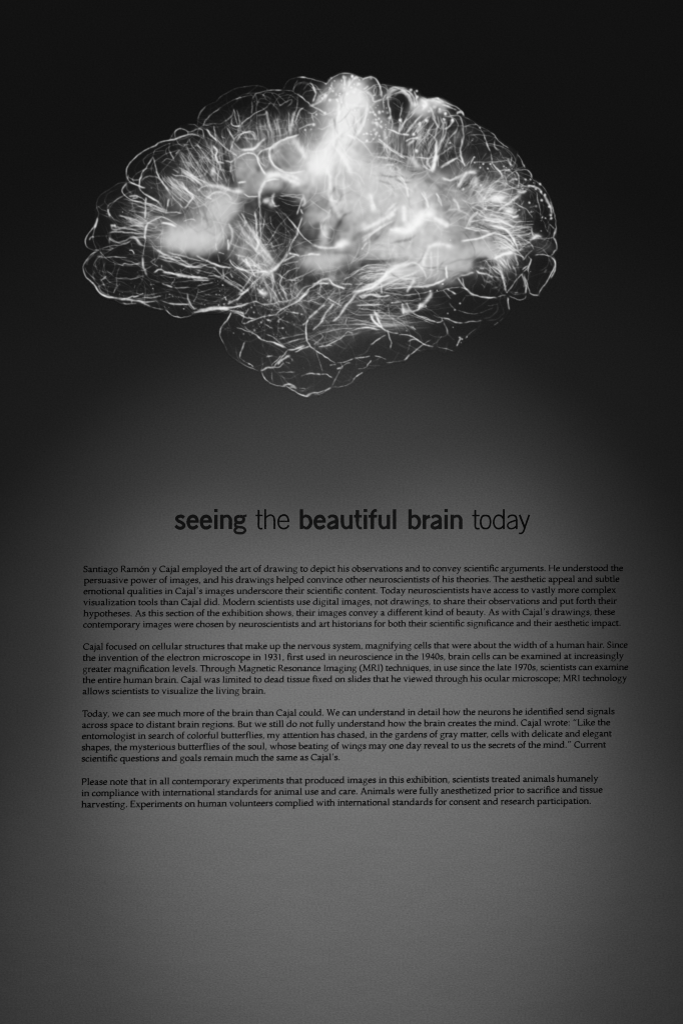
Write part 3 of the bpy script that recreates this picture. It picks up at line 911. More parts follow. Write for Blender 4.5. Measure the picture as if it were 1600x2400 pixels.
STROKES3 = '''
G
.8 14 455,430 500,485 545,545 590,605 640,650 690,685
.4 9 330,360 390,430 450,510 530,580
.35 9 420,390 460,440
.7 18 545,610 550,560 570,500 595,435
.6 14 540,410 560,350 580,290 600,250
.6 14 575,360 595,405
.7 14 540,610 500,660 480,720 465,760
.85 30 465,765 420,830 370,880 310,935
.8 26 380,875 340,920 290,950
.75 20 465,770 510,780 565,800
.75 18 420,850 470,820 530,795
.55 14 570,800 640,785 700,785
.85 22 650,780 700,780 760,785
.8 30 690,690 780,720 880,720 930,700
.95 60 930,700 970,690 1040,670
.4 10 290,420 300,490 340,550
.4 10 210,690 270,690 320,700
.4 12 300,715 370,700 420,680
.7 18 150,380 160,450 165,540 170,640
.5 13 185,300 200,380 195,500 205,600 200,680
.45 10 250,370 235,480 220,600
.4 10 205,400 210,560
.75 30 175,630 180,690 165,740
.85 16 40,210 90,240 180,240
.9 50 235,280 280,280 310,320
.85 30 330,210 310,270 330,320
.8 16 330,330 380,325
.6 24 250,100 210,170 190,250 195,340
.5 18 250,100 310,80 380,80
.5 18 380,230 480,240 590,255
.4 12 390,210 500,225 600,220
.4 10 390,280 480,320 570,325
.35 10 360,250 450,275 540,290
.55 26 600,220 620,300 580,330
.7 16 0,925 60,935 130,930 220,945 280,950
.6 14 60,830 100,890 130,950 155,1000
.5 12 80,800 130,850 150,900 
.6 20 70,820 80,880 110,890
.45 10 20,830 120,890 200,870 270,900
.4 10 130,910 200,880 280,890
.5 10 20,950 80,1000 130,1050
.4 10 130,1050 180,1010 240,950
.5 13 60,1120 130,1060 200,1000
.5 16 300,990 320,1060 310,1130
.5 18 310,960 330,1040
.6 12 370,960 400,1000 385,1050 420,1120 450,1176
.5 11 400,1000 450,950 520,915 570,910
.5 12 480,1030 570,1020
.35 12 520,1060 600,1010
.3 12 430,870 480,900
.4 14 400,880 480,860 560,850
.6 16 600,1176 640,1120 700,1080 760,1060 840,1060
.75 18 720,1060 780,1020 840,1010
.7 18 840,1010 880,1060 930,1085 990,1105
.7 14 965,1058 1060,1062
.5 12 980,1020 1060,980 1130,930
.4 11 1020,980 1100,940 1200,910 1320,905
.45 12 1110,970 1200,945 1330,935
.5 12 1130,1000 1220,970 1320,960
.55 12 1130,1010 1230,1000 1330,990
.4 11 1120,1080 1200,1020 1300,1000
.6 18 1060,1140 1150,1120 1230,1100 1310,1050
.75 24 1150,1130 1260,1090 1340,1030 1420,1000
.75 22 1310,1060 1350,1000 1400,930
.6 14 1080,1060 1180,1060 1300,1060
.5 12 1330,1060 1340,1150
.45 12 1380,1080 1480,1060 1568,1050
.45 12 1360,1120 1460,1080 1568,1080
.5 50 800,600 800,520
.55 30 1230,220 1250,290 1280,360
.6 30 850,100 860,180 870,260
.5 60 1140,520 1230,510 1350,450
.6 26 1150,640 1260,570 1400,480
.7 40 1400,450 1450,400
.65 28 1410,550 1500,560 1568,580
.5 20 1150,740 1200,670
.55 16 1480,50 1520,90 1568,130
.5 24 1400,360 1480,300
.5 40 920,690 1000,660
.4 9 860,360 830,420
o .7 8 300,495 320,605 272,640 305,678
o .8 10 400,1005 128,1055 65,830
.8 30 190,1120 220,1150 260,1140
.5 16 0,1060 60,1120
.35 12 70,460 80,490
.4 14 20,390 60,470 50,530
.5 10 20,400 80,490
H
.9 14 165,285 140,340 100,390 65,450 62,500 80,550 105,590
.55 10 105,590 140,670 200,725 270,770 350,810 430,838
.35 9 130,350 140,390 155,430
.3 8 95,455 130,435 170,440
.65 13 210,428 270,445 340,475
.55 12 330,460 400,500 430,530
.85 16 400,500 440,535 500,558 570,570 650,608
.6 13 490,490 560,520 620,570 690,630
.7 18 560,565 620,595 660,615
.8 14 700,635 650,700 600,760 570,800
.85 18 570,800 500,810 440,835
.75 22 600,780 650,730 720,690
.6 18 560,800 620,800 660,760
.8 20 700,640 770,630 860,595
.75 16 760,660 830,630 900,605
.5 11 940,590 1000,545 1030,500
.6 12 540,785 600,730 640,690
.75 13 455,840 470,890 530,950 600,975 680,980
.85 16 680,980 740,1015 800,1050 860,1072 910,1065
.85 20 860,1070 930,1045 1000,1035 1060,1015 1110,990
.6 10 940,1060 1010,1050 1060,1020
.8 20 650,975 720,960 770,980
.6 30 720,985 780,1000
.55 10 800,1000 865,1003
.6 11 1110,990 1180,985 1250,970 1300,940 1340,890 1410,840
.75 13 1340,890 1400,850
.4 11 545,850 555,950
.3 12 545,840 550,920
.55 12 600,850 680,848 775,848
.85 18 870,865 920,860 1010,868 
.8 15 1010,865 1060,870 1110,900
.5 14 820,885 880,862
.55 11 960,650 985,720 1010,790 1020,860
.85 14 890,350 870,420 870,520 900,590 950,640 1020,685 1090,730 1150,765
.8 12 1150,765 1230,750 1320,720
.55 11 1320,720 1420,708
.4 9 1420,708 1470,695
.55 13 1190,760 1210,810 1170,810
.65 20 1160,815 1195,805
.55 12 1190,805 1240,770 1285,760
.55 14 1190,820 1150,900 1110,980
.6 12 1090,785 1150,775
.7 15 1440,790 1480,735
.55 12 1350,820 1420,805 1450,785
.4 8 1450,780 1510,790 1568,785
.4 8 1350,725 1440,770
.35 8 1470,770 1568,710
.5 9 1510,695 1568,710
.65 14 1470,590 1520,560 1568,525
.7 13 985,610 1060,600 1110,595
.65 11 1060,600 1130,565 1200,525 1230,490
.6 10 1230,490 1260,470 1305,482
.65 13 1380,435 1480,432 1560,450
.5 10 980,490 1080,465 1200,440 1330,435
.5 11 1300,455 1380,435
.4 9 940,420 1080,405 1250,400 1400,395 1530,410
.75 14 300,555 275,610 250,680 245,720
.4 9 245,720 300,745
.75 14 325,765 375,795
.5 9 270,735 330,765
.6 16 500,700 555,690
.4 12 490,705 530,695
.35 11 455,700 460,780 450,830
.4 14 680,755 720,765
.35 11 840,800 850,820
.4 11 740,720 735,750
.8 26 0,240 60,250 140,250
.7 20 60,245 160,240 240,230 320,205
.6 14 230,225 320,205 390,185 460,210 540,210 620,185 665,210
.55 12 270,130 310,85 370,40
.7 22 240,120 290,100 330,70
.55 13 150,200 240,150 280,110
.75 18 180,290 230,295 280,325 330,340 400,345
.6 14 245,260 285,310 270,380 290,390
.6 14 300,300 330,250
.7 14 290,395 350,370 430,340 500,320 580,310
.7 14 580,310 630,270 690,235 760,200 830,150 900,75
.7 18 800,170 860,115
.6 14 830,150 880,110
.45 9 890,180 980,150 1060,105
.5 10 760,185 900,180 1000,210 
.5 11 670,270 720,285 800,295
.6 14 740,285 800,295
.45 11 590,380 640,340 660,320
.4 12 290,410 340,470 400,500
.85 26 890,345 940,300 980,265
.7 18 840,405 890,360
.55 20 980,265 1040,215
.8 18 930,455 990,400 1030,360
.75 22 1010,380 1050,300 1100,240 1130,205
.6 14 1060,150 1130,190 1200,230
.75 26 1180,330 1230,240 1290,170 1340,100
.7 18 1120,370 1180,325
.5 12 1170,190 1290,110
.75 18 1100,0 1160,40 1230,60
.75 20 930,20 1020,10 1080,20
.6 14 1340,90 1440,70 1540,20
.75 24 1380,140 1470,120 1568,130
.55 14 1340,220 1450,215 1568,215
.5 14 1350,250 1450,260 1568,270
.45 14 1270,280 1360,310 1450,310 1560,300
.45 12 1250,330 1330,350 1450,380 1540,400
.75 22 1480,310 1510,370 1568,430
.7 20 1510,280 1568,340
.45 9 1250,370 1350,360 1470,370
.45 9 1240,395 1250,340
.45 14 600,540 740,510 860,485
.45 12 650,590 760,550 860,535
.4 11 690,570 800,540 
.4 9 680,460 690,490 715,500
.5 12 620,30 660,100 700,180
.5 12 540,60 590,130 620,190
.4 11 720,0 725,90 745,170
.5 14 530,100 540,190
.4 10 380,20 400,140 400,190
.9 50 450,90 480,120
.7 24 410,60 450,110
.6 14 500,360 540,370
.5 12 480,400 560,438
.5 14 620,435 660,430
.5 10 430,30 440,60
o .8 8 85,30 370,12 112,150 120,168
o .6 7 62,88 55,122 25,120 385,200 265,240 290,245 550,258 525,310 465,425 565,495 425,395 610,435 590,515 725,90 705,760 275,315
o .7 12 380,287 460,75 650,435
o .6 16 290,390 515,360 385,455
I
.8 13 420,735 490,735 540,755 600,790
.75 15 500,800 540,780 600,790 650,825 740,850
.6 11 770,848 840,865 930,888
.7 14 720,785 640,830 580,880 520,930
.85 20 520,925 490,960 465,978
.4 9 720,840 780,800 820,745
.5 9 465,978 400,988 310,1000
.4 12 300,1000 340,995
.65 13 310,700 330,770 345,810 335,870
.55 13 300,735 220,780 150,840
.25 12 150,840 110,900 20,940
.6 11 0,955 60,950 150,937
.6 11 185,938 240,945 300,970
.85 20 150,545 180,610 240,660 300,705
.8 22 185,515 220,590 260,670
.8 16 300,700 360,720 410,725
.7 14 0,690 60,675 140,672 220,690
.55 12 0,640 90,640 200,660
.85 34 720,330 715,370 690,400 650,450 600,485
.75 22 620,440 600,500 540,520
.85 40 540,510 480,520 460,500
.6 22 450,440 460,540 
.6 18 490,430 515,500
.6 10 560,300 600,350 620,420
.7 12 540,530 620,570 700,600 780,620
.7 12 620,560 700,590 760,610
.5 10 500,540 600,580 750,640
.5 12 400,580 500,540
.6 12 770,625 820,615 820,575
.8 30 490,340 540,260 560,220
.75 18 600,290 700,280 780,250 850,215
.8 22 860,100 862,170 870,205
.55 9 270,340 380,350 480,365 600,350
.5 9 480,365 620,350 740,320
.4 9 400,430 520,420 640,390
.4 10 360,440 440,430
.55 14 50,370 80,390 120,370
.65 18 60,375 150,360 220,380 340,370
.5 10 330,275 440,265 540,290
.5 12 260,270 250,350
.5 12 20,460 120,460 270,455
.4 10 320,470 330,580
.35 9 270,460 320,470
o .9 10 355,437 825,262 712,325
.6 14 340,437 420,425
o .7 8 775,320 670,465 550,665 485,700
.55 13 530,660 580,690
.4 12 490,690 500,710
'''
STROKES4 = '''
Q
.6 20 585,215 592,175 640,150 690,168 718,215 722,265
.5 18 610,200 640,172 680,185 702,230 708,270
.45 8 580,215 592,280 605,340 600,380
.5 9 660,250 648,300 655,345 640,385
.4 8 700,270 670,330 655,385
.5 10 770,290 730,330 690,385
.5 10 800,300 760,345 735,400
.4 9 760,240 700,290 660,350 640,400
.45 9 830,310 850,360 830,420
.45 9 860,300 880,350 870,420 850,500
.4 9 900,320 890,400 850,470
.45 8 580,370 640,395 690,402
.5 8 790,520 800,560 820,600
.5 8 760,500 770,560 800,590
.45 8 740,520 790,530 840,520
.7 16 845,430 840,500 825,590
.55 10 870,580 920,550 970,515
.65 13 955,690 982,640 1005,600
.6 14 870,640 930,645 990,612
.5 14 1000,610 1050,600
.6 12 640,620 670,660 692,745
.6 12 770,705 790,750 800,800
.5 11 840,715 862,770
.6 10 1000,905 1030,850 1070,815
.5 9 1050,820 1110,850 1180,860 1240,880
.5 9 1060,780 1130,810 1220,830 1270,850
.45 8 1100,760 1180,790 1250,800
.55 9 990,905 1070,920 1140,925
.65 13 980,975 1060,965 1130,940 1170,925
.6 11 1130,890 1200,905 1245,950 1275,1000 1285,1030
.5 8 1150,930 1215,955 1265,1005
.5 8 1150,955 1220,985 1270,1030
.45 7 1160,985 1220,1015 1260,1050
.45 8 1180,860 1230,890 1280,900 1350,895
.4 7 1240,930 1290,930 1350,915
.4 7 1250,970 1310,990 1360,970
.9 17 1155,1075 1200,1050 1255,1038
.7 22 765,1140 780,1060 805,1010 860,992 940,1010
.45 14 850,1010 848,1150
.45 14 815,1030 812,1140
.5 12 900,1180 895,1110
.5 12 670,1112 720,1092 765,1125 790,1175
.75 22 390,1262 480,1225 560,1175 620,1118 700,1100
.6 12 430,1235 530,1190 600,1135 640,1120
.6 14 420,1275 560,1215 640,1180 720,1150 760,1130
.6 11 560,1235 700,1225 820,1212 900,1180
.5 7 430,1120 490,1105 560,1100
.5 7 425,1135 500,1122 570,1118
.5 7 430,1150 500,1140 570,1135
.5 7 440,1168 510,1158 575,1150
.4 7 380,1160 430,1130 480,1100
.7 22 430,925 500,890 570,850 640,790
.55 14 440,985 530,912 620,862
.8 34 590,908 680,925 740,882 772,822 835,815
.7 20 830,850 870,870 905,895
.7 24 665,785 668,870
.5 22 605,785 565,835
.7 26 482,718 500,812
.6 20 250,580 270,650 265,740 320,770
.5 24 270,740 320,850
.6 24 310,470 350,540 380,605
.45 20 90,440 135,530
.6 12 465,250 452,340 408,412
.4 9 520,430 560,460 590,510
.45 9 560,450 640,500 700,530
.4 9 380,400 440,440 500,520
.4 8 520,520 600,530 680,560
.35 8 590,470 580,540
o .8 9 500,280 515,320 540,355 520,390 545,330 490,400 465,395 465,435
o .85 12 750,345 645,322 720,400 735,490 930,325 890,290 885,320 790,325
P
.7 14 1050,385 1055,430 1095,480 1170,500 1240,488
.7 12 985,400 995,450 1030,512
.75 28 1025,525 1100,505 1180,520 1212,550 1170,578
.6 14 992,640 1000,585 1030,545 1090,530
.65 14 1050,380 1110,330 1200,296
.55 14 900,378 960,370 1010,335
.5 11 870,330 900,290 950,280 975,320
.55 14 830,770 850,830 828,912
.4 22 850,760 950,860 1080,985
.4 16 870,830 980,920 1060,1000
.35 10 880,720 940,800 990,880
.65 12 420,900 480,940 560,960 620,1000 680,1012
.5 9 440,960 540,985 640,1010 740,990
.5 9 500,930 620,960 700,980
.4 8 540,1040 660,1065 760,1075
.4 8 560,1090 660,1080 740,1080
.45 8 640,1020 740,1045 820,1080 900,1120
.45 8 840,970 900,1020 960,1040 1040,1030
.4 7 860,940 930,960 1000,1010
.45 8 900,960 940,1000 970,1060
.4 7 870,1020 940,940 
.45 8 960,1040 920,1110 870,1170
.4 7 1060,1040 1090,1120 1130,1200
.4 7 1080,1040 1160,1080 1230,1050
.35 7 1120,1090 1220,1060 1300,1020
.4 8 1110,1200 1180,1180 1240,1120 1300,1100
.35 7 1010,1080 1060,1130 1080,1200
.4 7 560,400 600,460 640,530
.35 7 600,350 640,420 690,500
.35 7 640,330 700,400 720,440
.4 8 530,480 560,500 
.4 7 730,480 760,500 800,540
.35 7 780,460 800,500 820,550
.35 7 840,440 850,500 860,550
.35 7 800,430 840,440 870,420
.35 7 790,480 830,490 870,480
.5 10 570,480 630,520 690,560
.45 8 520,520 580,570 640,630
.45 8 560,540 610,600 650,640
.4 8 480,560 540,620 590,660
.4 8 330,680 410,690 490,715
.45 9 260,640 350,660 430,690 500,720
.4 8 230,730 300,745 380,780
.45 9 200,790 280,800 370,825
.4 8 190,850 240,880 300,870
.35 7 240,960 330,990 400,1000
.3 7 170,950 260,1000 380,1000
.35 7 210,1070 290,1075 360,1050
'''
# ================= woven threads =================
fan([(560,300),(700,262)],[(570,345),(700,335)],46,.34,4,5,2)
fan([(600,262),(690,270)],[(610,330),(700,320)],30,.32,5,4,2)
fan([(480,305),(545,300)],[(505,410),(555,420)],46,.32,3.2,7,5)
fan([(400,330),(480,320)],[(470,430),(540,430)],44,.34,3,6,5)
fan([(350,380),(430,440)],[(440,470),(500,500)],36,.40,3.2,6,4)
fan([(255,465),(270,570)],[(380,500),(390,560)],40,.32,3.4,7,6)
fan([(300,490),(300,520)],[(400,530),(400,545)],24,.32,4,7,5)
fan([(560,470),(600,640)],[(570,520),(600,600)],16,.3,3,10,6)
fan([(540,590),(560,620)],[(650,650),(640,660)],20,.4,4,6,4)
fan([(545,520),(575,500)],[(640,640),(650,620)],34,.4,4.5,7,4)
fan([(500,600),(540,620)],[(600,660),(610,690)],24,.3,3,8,6)
fan([(560,640),(680,650)],[(600,720),(720,700)],34,.32,2.6,14,6)
fan([(640,640),(700,640)],[(660,720),(700,700)],18,.28,2.6,10,5)
fan([(700,660),(830,660)],[(690,720),(790,740)],22,.35,3,14,6)
fan([(820,615),(830,665)],[(930,612),(910,650)],36,.42,3.2,5,4)
fan([(830,660),(840,780)],[(1000,660),(1010,762)],30,.30,2.6,6,6)
fan([(830,730),(830,772)],[(960,735),(1015,762)],60,.36,2.6,5,3)
fan([(800,770),(720,790)],[(700,810),(660,815)],16,.3,3,6,4)
fan([(690,760),(720,800)],[(850,720),(870,770)],22,.26,2.6,8,4)
fan([(870,650),(960,670)],[(980,640),(1000,660)],44,.42,3,9,5)
fan([(960,640),(1100,640)],[(960,672),(1060,660)],34,.4,3,8,5)
fan([(880,290),(1040,290)],[(890,390),(1020,400)],70,.36,3.6,7,5)
fan([(990,270),(1070,310)],[(950,350),(1010,390)],40,.38,4,7,5)
fan([(1090,400),(1190,430)],[(1060,440),(1130,480)],46,.36,4,9,6)
fan([(1110,440),(1120,540)],[(1210,440),(1225,540)],70,.40,3.2,8,6)
fan([(1110,500),(1150,600)],[(1245,510),(1250,570)],60,.38,2.8,6,6)
fan([(1150,545),(1160,570)],[(1205,560),(1215,600)],30,.45,2.8,4,8)
fan([(1120,605),(1210,590)],[(1165,660),(1215,640)],34,.38,3.2,6,5)
fan([(1150,600),(1180,600)],[(1180,640),(1210,625)],24,.45,4.5,5,4)
fan([(1110,640),(1150,635)],[(1150,660),(1180,670)],18,.35,3.2,7,5)
fan([(1080,300),(1180,360)],[(1070,380),(1150,400)],14,.2,2.6,8,6)
fan([(590,560),(560,640)],[(780,770),(720,800)],10,.22,2.4,20,10)
web(810, 245, 50, 50, 95, 40, 46, 50, .5, 4); web(815, 250, 44, 50, 95, 30, 26, 40, .22, 6, dark=True); web(690, 800, 130, 60, -15, 60, 70, 110, .26, 2.2); web(1128, 628, 36, 22, 40, 60, 26, 40, .34, 2.4); web(650, 520, 40, 60, 60, 50, 24, 90, .34, 2.2)
for _ in range(40):
    x, y = rng.normal(805, 34), rng.normal(215, 26); r = 1.2+rng.random()**2*2.8; blob(x, y, r, r*rng.uniform(.8, 1.6), 0, .4+.5*rng.random(), mode='screen', hard=1.2)
scallops(70, 0, 92, .42); scallops(30, 92, 150, .36); scallops(26, 150, len(OUTLINE)-2, .34)
for q in ((470,330,110,70,55,36,46,150,.36,2.2),(640,690,130,70,30,40,50,160,.36,2.2),(820,720,150,50,-15,36,50,160,.36,2.2),(360,560,90,90,15,40,36,130,.32,2.2),(600,640,90,60,-45,30,30,150,.40,2.2),(1150,480,90,110,40,50,50,120,.34,2.2),(640,260,110,50,75,40,40,110,.34,2.2),(440,690,130,36,4,20,30,150,.34,2.2),
          (650,520,60,70,70,40,34,90,.34,2.4),(600,540,40,70,80,20,24,110,.40,2.6),(300,640,110,60,5,40,50,110,.34,2.4),(420,690,120,30,4,24,40,100,.32,2.2),(700,760,140,60,-20,45,60,110,.34,2.4),
          (850,740,120,50,-20,35,50,110,.34,2.4),(620,250,90,40,10,50,40,90,.30,2.2),(500,290,60,50,40,50,40,80,.32,2.2),(380,380,70,50,50,50,44,80,.32,2.2),(270,480,50,60,30,60,36,80,.30,2.2),
          (760,860,90,40,-10,50,16,90,.22,2.2),(580,790,60,50,30,60,20,80,.24,2.2),(1100,350,70,50,50,50,34,90,.28,2.2),(1250,600,40,60,80,50,20,70,.24,2.2),(960,290,70,40,60,50,40,70,.32,2.4),(1180,650,60,30,60,50,30,70,.30,2.2),
          (870,420,60,50,40,60,30,60,.40,4),(1010,520,90,70,-20,60,40,70,.38,4),(1110,470,70,50,-20,50,50,60,.40,3.5),(480,500,80,50,20,60,30,70,.30,4),(760,470,30,60,70,50,20,60,.40,4),(900,600,90,30,-10,40,30,80,.36,4),
          (650,700,90,70,35,50,46,70,.34,2.6),(780,730,110,60,-35,40,60,80,.34,2.6),(600,680,60,50,-40,60,30,50,.34,2.4),
          (900,700,90,40,10,30,50,80,.34,2.6),(420,650,120,40,8,24,36,80,.30,2.6),(360,700,110,30,10,40,16,50,.22,2.2),
          (470,360,60,60,60,18,60,60,.36,2.6),(560,300,60,50,85,20,40,60,.32,2.6),(430,440,70,50,40,16,60,70,.36,2.8),
          (300,500,70,50,14,14,44,70,.32,2.8),(270,590,60,50,0,40,20,60,.26,2.4),(690,290,60,50,88,14,50,60,.32,3.2),
          (930,320,60,60,92,16,60,70,.36,3),(1010,310,60,60,112,18,60,70,.36,3),(1090,340,40,60,110,24,24,60,.26,2.6),
          (1150,470,60,60,-28,22,90,60,.40,2.8),(1180,550,50,50,8,20,80,60,.40,2.6),(1160,620,50,30,55,24,40,50,.40,2.8),
          (900,400,120,40,20,40,50,60,.35,4),(1000,500,140,80,-20,50,60,70,.22,5),(620,330,70,50,-20,60,30,60,.34,4),
          (1240,480,40,90,75,40,20,60,.26,2.4),(1180,420,60,40,30,60,26,50,.30,2.6),(800,640,110,20,-10,20,30,70,.34,3),
          (500,470,60,50,20,40,30,50,.30,3.4),(560,560,60,60,45,16,40,80,.34,3),(640,540,50,60,70,40,8,60,.16,2.2),
          (1000,720,100,30,0,30,18,60,.20,2.2),(760,820,90,50,-20,40,14,60,.16,2.2),(800,300,30,90,100,16,40,80,.45,5),(780,360,60,50,120,30,30,70,.4,6)):
    web(*q)
for _ in range(12):                              # loose specks on the right shoulder
    t = rng.random(); x = 970+t*320+rng.normal(0, 14); y = 240+t*t*290+abs(rng.normal(0, 30))
    r = .9+rng.random()**3*2.0; blob(x, y, r, r, 0, .35+.5*rng.random(), mode='screen', hard=1.4)
for _ in range(30):
    x, y = rng.normal(890, 16), rng.normal(285, 28); r = 1.1+rng.random()**2*2.6
    blob(x, y, r, r, 0, .3+.4*rng.random(), mode='screen', hard=1.3)
for _ in range(80):
    x, y = rng.uniform(500, 720), rng.uniform(650, 790); r = .9+rng.random()**3*1.6
    blob(x, y, r, r, 0, .25+.35*rng.random(), mode='screen', hard=1.3)
for _ in range(30):
    x, y = rng.uniform(270, 560), rng.uniform(625, 725); r = .9+rng.random()**3*1.4
    blob(x, y, r, r, 0, .2+.35*rng.random(), mode='screen', hard=1.3)
for s in (STROKES, STROKES2, STROKES3, STROKES4): parse(s)
print_emission(); s_ = np.sin(2*np.pi*np.clip(L, 0, 1)); L = (L-np.where(s_ > 0, .06, .022)*s_).astype(np.float32); L = .35*L+.65*gauss(L, 1.0); trim()
# ---------------- lettering: drawn strokes -> outlines ----------------
def ribbon(M, ox, oy, cell, c, w):
    """mark the cells covered by a butt-ended ribbon along the points c (widths w)"""
    c = np.asarray(c, float); d = np.gradient(c, axis=0); d /= np.hypot(d[:, 0], d[:, 1])[:, None]+1e-9
    n = np.stack([-d[:, 1], d[:, 0]], 1)*np.asarray(w)[:, None]/2
    l = c+n; r = c-n; s = np.r_[0, np.cumsum(np.hypot(*np.diff(c, axis=0).T))]
    for i in range(len(c)-1):
        fill(M, ox, oy, cell, [l[i], l[i+1], r[i+1], r[i]])
        if i and min(s[i], s[-1]-s[i]) > w[i]*.5: disc(M, ox, oy, cell, c[i, 0], c[i, 1], w[i]/2*.985)

def box(M, ox, oy, cell, x0, y0, x1, y1):
    a = max(0, int((x0-ox)/cell)-1); b = min(M.shape[1], int((x1-ox)/cell)+2)
    c = max(0, int((y0-oy)/cell)-1); d = min(M.shape[0], int((y1-oy)/cell)+2)
    X = ox+(np.arange(a, b)+.5)*cell; Y = oy+(np.arange(c, d)+.5)*cell
    return a, b, c, d, X[None], Y[:, None]

def disc(M, ox, oy, cell, x, y, r):
    a, b, c, d, X, Y = box(M, ox, oy, cell, x-r, y-r, x+r, y+r)
    if b > a and d > c: M[c:d, a:b] |= (X-x)**2+(Y-y)**2 <= r*r

def fill(M, ox, oy, cell, P):
    P = np.asarray(P, float); x0, y0 = P.min(0); x1, y1 = P.max(0)
    a, b, c, d, X, Y = box(M, ox, oy, cell, x0, y0, x1, y1)
    if b <= a or d <= c: return
    ins = np.zeros((d-c, b-a), bool)
    for (ax, ay), (bx, by) in zip(P, np.roll(P, -1, 0)):
        if ay == by: continue
        ins ^= ((ay > Y) != (by > Y)) & (X < (bx-ax)*(Y-ay)/(by-ay)+ax)
    M[c:d, a:b] |= ins

def nibw(c, thick, thin, ang):
    d = np.gradient(np.asarray(c, float), axis=0); t = np.arctan2(d[:, 1], d[:, 0])-np.radians(ang)
    return np.sqrt((thick*np.sin(t))**2+(thin*np.cos(t))**2)

def drawops(ops, cell, pad):
    """ops -> outline loops (list of point arrays)"""
    ex = []
    for o in ops:
        for p in o[-1]: ex.append(p)
    ex = np.array(ex, float); lo = ex.min(0)-pad; hi = ex.max(0)+pad
    W = int((hi[0]-lo[0])/cell)+1; H = int((hi[1]-lo[1])/cell)+1
    M = np.zeros((H, W), bool); ox, oy = lo
    for o in ops:
        k = o[0]
        if k == 'p': fill(M, ox, oy, cell, o[1])
        elif k == 'd': disc(M, ox, oy, cell, o[2][0][0], o[2][0][1], o[1])
        elif k == 'w':                                     # round curve of even width
            c = catmull(o[2], cell*2.5); ribbon(M, ox, oy, cell, c, np.full(len(c), o[1]))
        elif k == 'l':                                     # straight pieces of even width
            for q0, q1 in zip(o[2][:-1], o[2][1:]):
                c = np.array([q0, q1], float); ribbon(M, ox, oy, cell, c, [o[1], o[1]])
        elif k == 'n':                                     # broad nib curve
            c = catmull(o[2], cell*2.5); ribbon(M, ox, oy, cell, c, nibw(c, *o[1]))
        elif k == 'v':                                     # widths given per point
            c = catmull(o[2], cell*2.5); ribbon(M, ox, oy, cell, c, np.interp(np.linspace(0, 1, len(c)), np.linspace(0, 1, len(o[1])), o[1]))
    F = gauss(M.astype(np.float32), 1.1)
    return [simplify(l, .16)*cell+np.array([ox+cell*.5, oy+cell*.5]) for l in march(F, .5)]

def march(F, iso):
    """marching squares -> closed loops in cell units"""
    H, W = F.shape; segs = {}
    B = F > iso
    code = (B[:-1, :-1]*1+B[:-1, 1:]*2+B[1:, 1:]*4+B[1:, :-1]*8)
    for j, i in zip(*np.nonzero((code > 0) & (code < 15))):
        k = code[j, i]; a, b, c, d = F[j, i], F[j, i+1], F[j+1, i+1], F[j+1, i]
        top = (('h', j, i), (i+(iso-a)/(b-a+1e-12), j)); bot = (('h', j+1, i), (i+(iso-d)/(c-d+1e-12), j+1))
        lef = (('v', j, i), (i, j+(iso-a)/(d-a+1e-12))); rig = (('v', j, i+1), (i+1, j+(iso-b)/(c-b+1e-12)))
        T = {1: [(lef, top)], 2: [(top, rig)], 3: [(lef, rig)], 4: [(rig, bot)], 5: [(lef, top), (rig, bot)], 6: [(top, bot)], 7: [(lef, bot)],
             8: [(bot, lef)], 9: [(bot, top)], 10: [(top, rig), (bot, lef)], 11: [(bot, rig)], 12: [(rig, lef)], 13: [(rig, top)], 14: [(top, lef)]}[int(k)]
        for s, e in T: segs[s[0]] = (e[0], s[1])
    loops = []
    while segs:
        k0 = next(iter(segs)); k = k0; pts = []
        while k in segs:
            nk, p = segs.pop(k); pts.append(p); k = nk
        if len(pts) > 6: loops.append(np.array(pts))
    return loops

def simplify(p, tol):
    """Douglas-Peucker on a closed loop"""
    def dp(a, b):
        if b-a < 2: return []
        q = p[a:b+1]; d = q[-1]-q[0]; n = np.hypot(*d)
        e = np.abs(d[0]*(q[:, 1]-q[0, 1])-d[1]*(q[:, 0]-q[0, 0]))/n if n > 1e-9 else np.hypot(*(q-q[0]).T)
        k = int(e.argmax())
        return dp(a, a+k)+[a+k]+dp(a+k, b) if e[k] > tol else []
    p = np.vstack([p, p[:1]]); h = len(p)//2
    idx = [0]+dp(0, h)+[h]+dp(h, len(p)-1)
    return p[idx[:-1]]

# ---- an old-style book face, 1000 units to the em, y up ----
NIB = (136, 82, 22); XH = 469; CAP = 692; ASC = 730
def stem(x, y0, y1, w=132): return [('l', w, [(x, y0), (x, y1)])]
def foot(x, w=132, l=62, r=62, y=0): return [('p', [(x-w/2-l, y), (x+w/2+r, y), (x+w/2+r, y+36), (x+w/2, y+58), (x-w/2, y+58), (x-w/2-l, y+36)])]
def headp(x, y, w=132, l=70): return [('p', [(x+w/2, y+8), (x+w/2, y-90), (x-w/2, y-90), (x-w/2, y-52), (x-w/2-l, y-44), (x-w/2-l, y-24)])]
def cap2(x, w=84, l=60, r=60): return foot(x, w, l, r)+[('p', [(x-w/2-l, CAP), (x+w/2+r, CAP), (x+w/2+r, CAP-36), (x+w/2, CAP-58), (x-w/2, CAP-58), (x-w/2-l, CAP-36)])]
def n_(*p): return [('n', NIB, list(p))]
def arch(x0, x1): return n_((x0+20, 350), (x0+95, 425), (x0+185, 440), (x1-12, 395), (x1, 300))+stem(x1, 10, 310)
G = {}
G['a'] = (500, n_((78, 355), (130, 425), (225, 445), (318, 410), (338, 330), (338, 110), (372, 42), (425, 38), (480, 70))+n_((340, 272), (230, 236), (120, 180), (92, 100), (140, 34), (220, 36), (300, 82), (345, 130)))
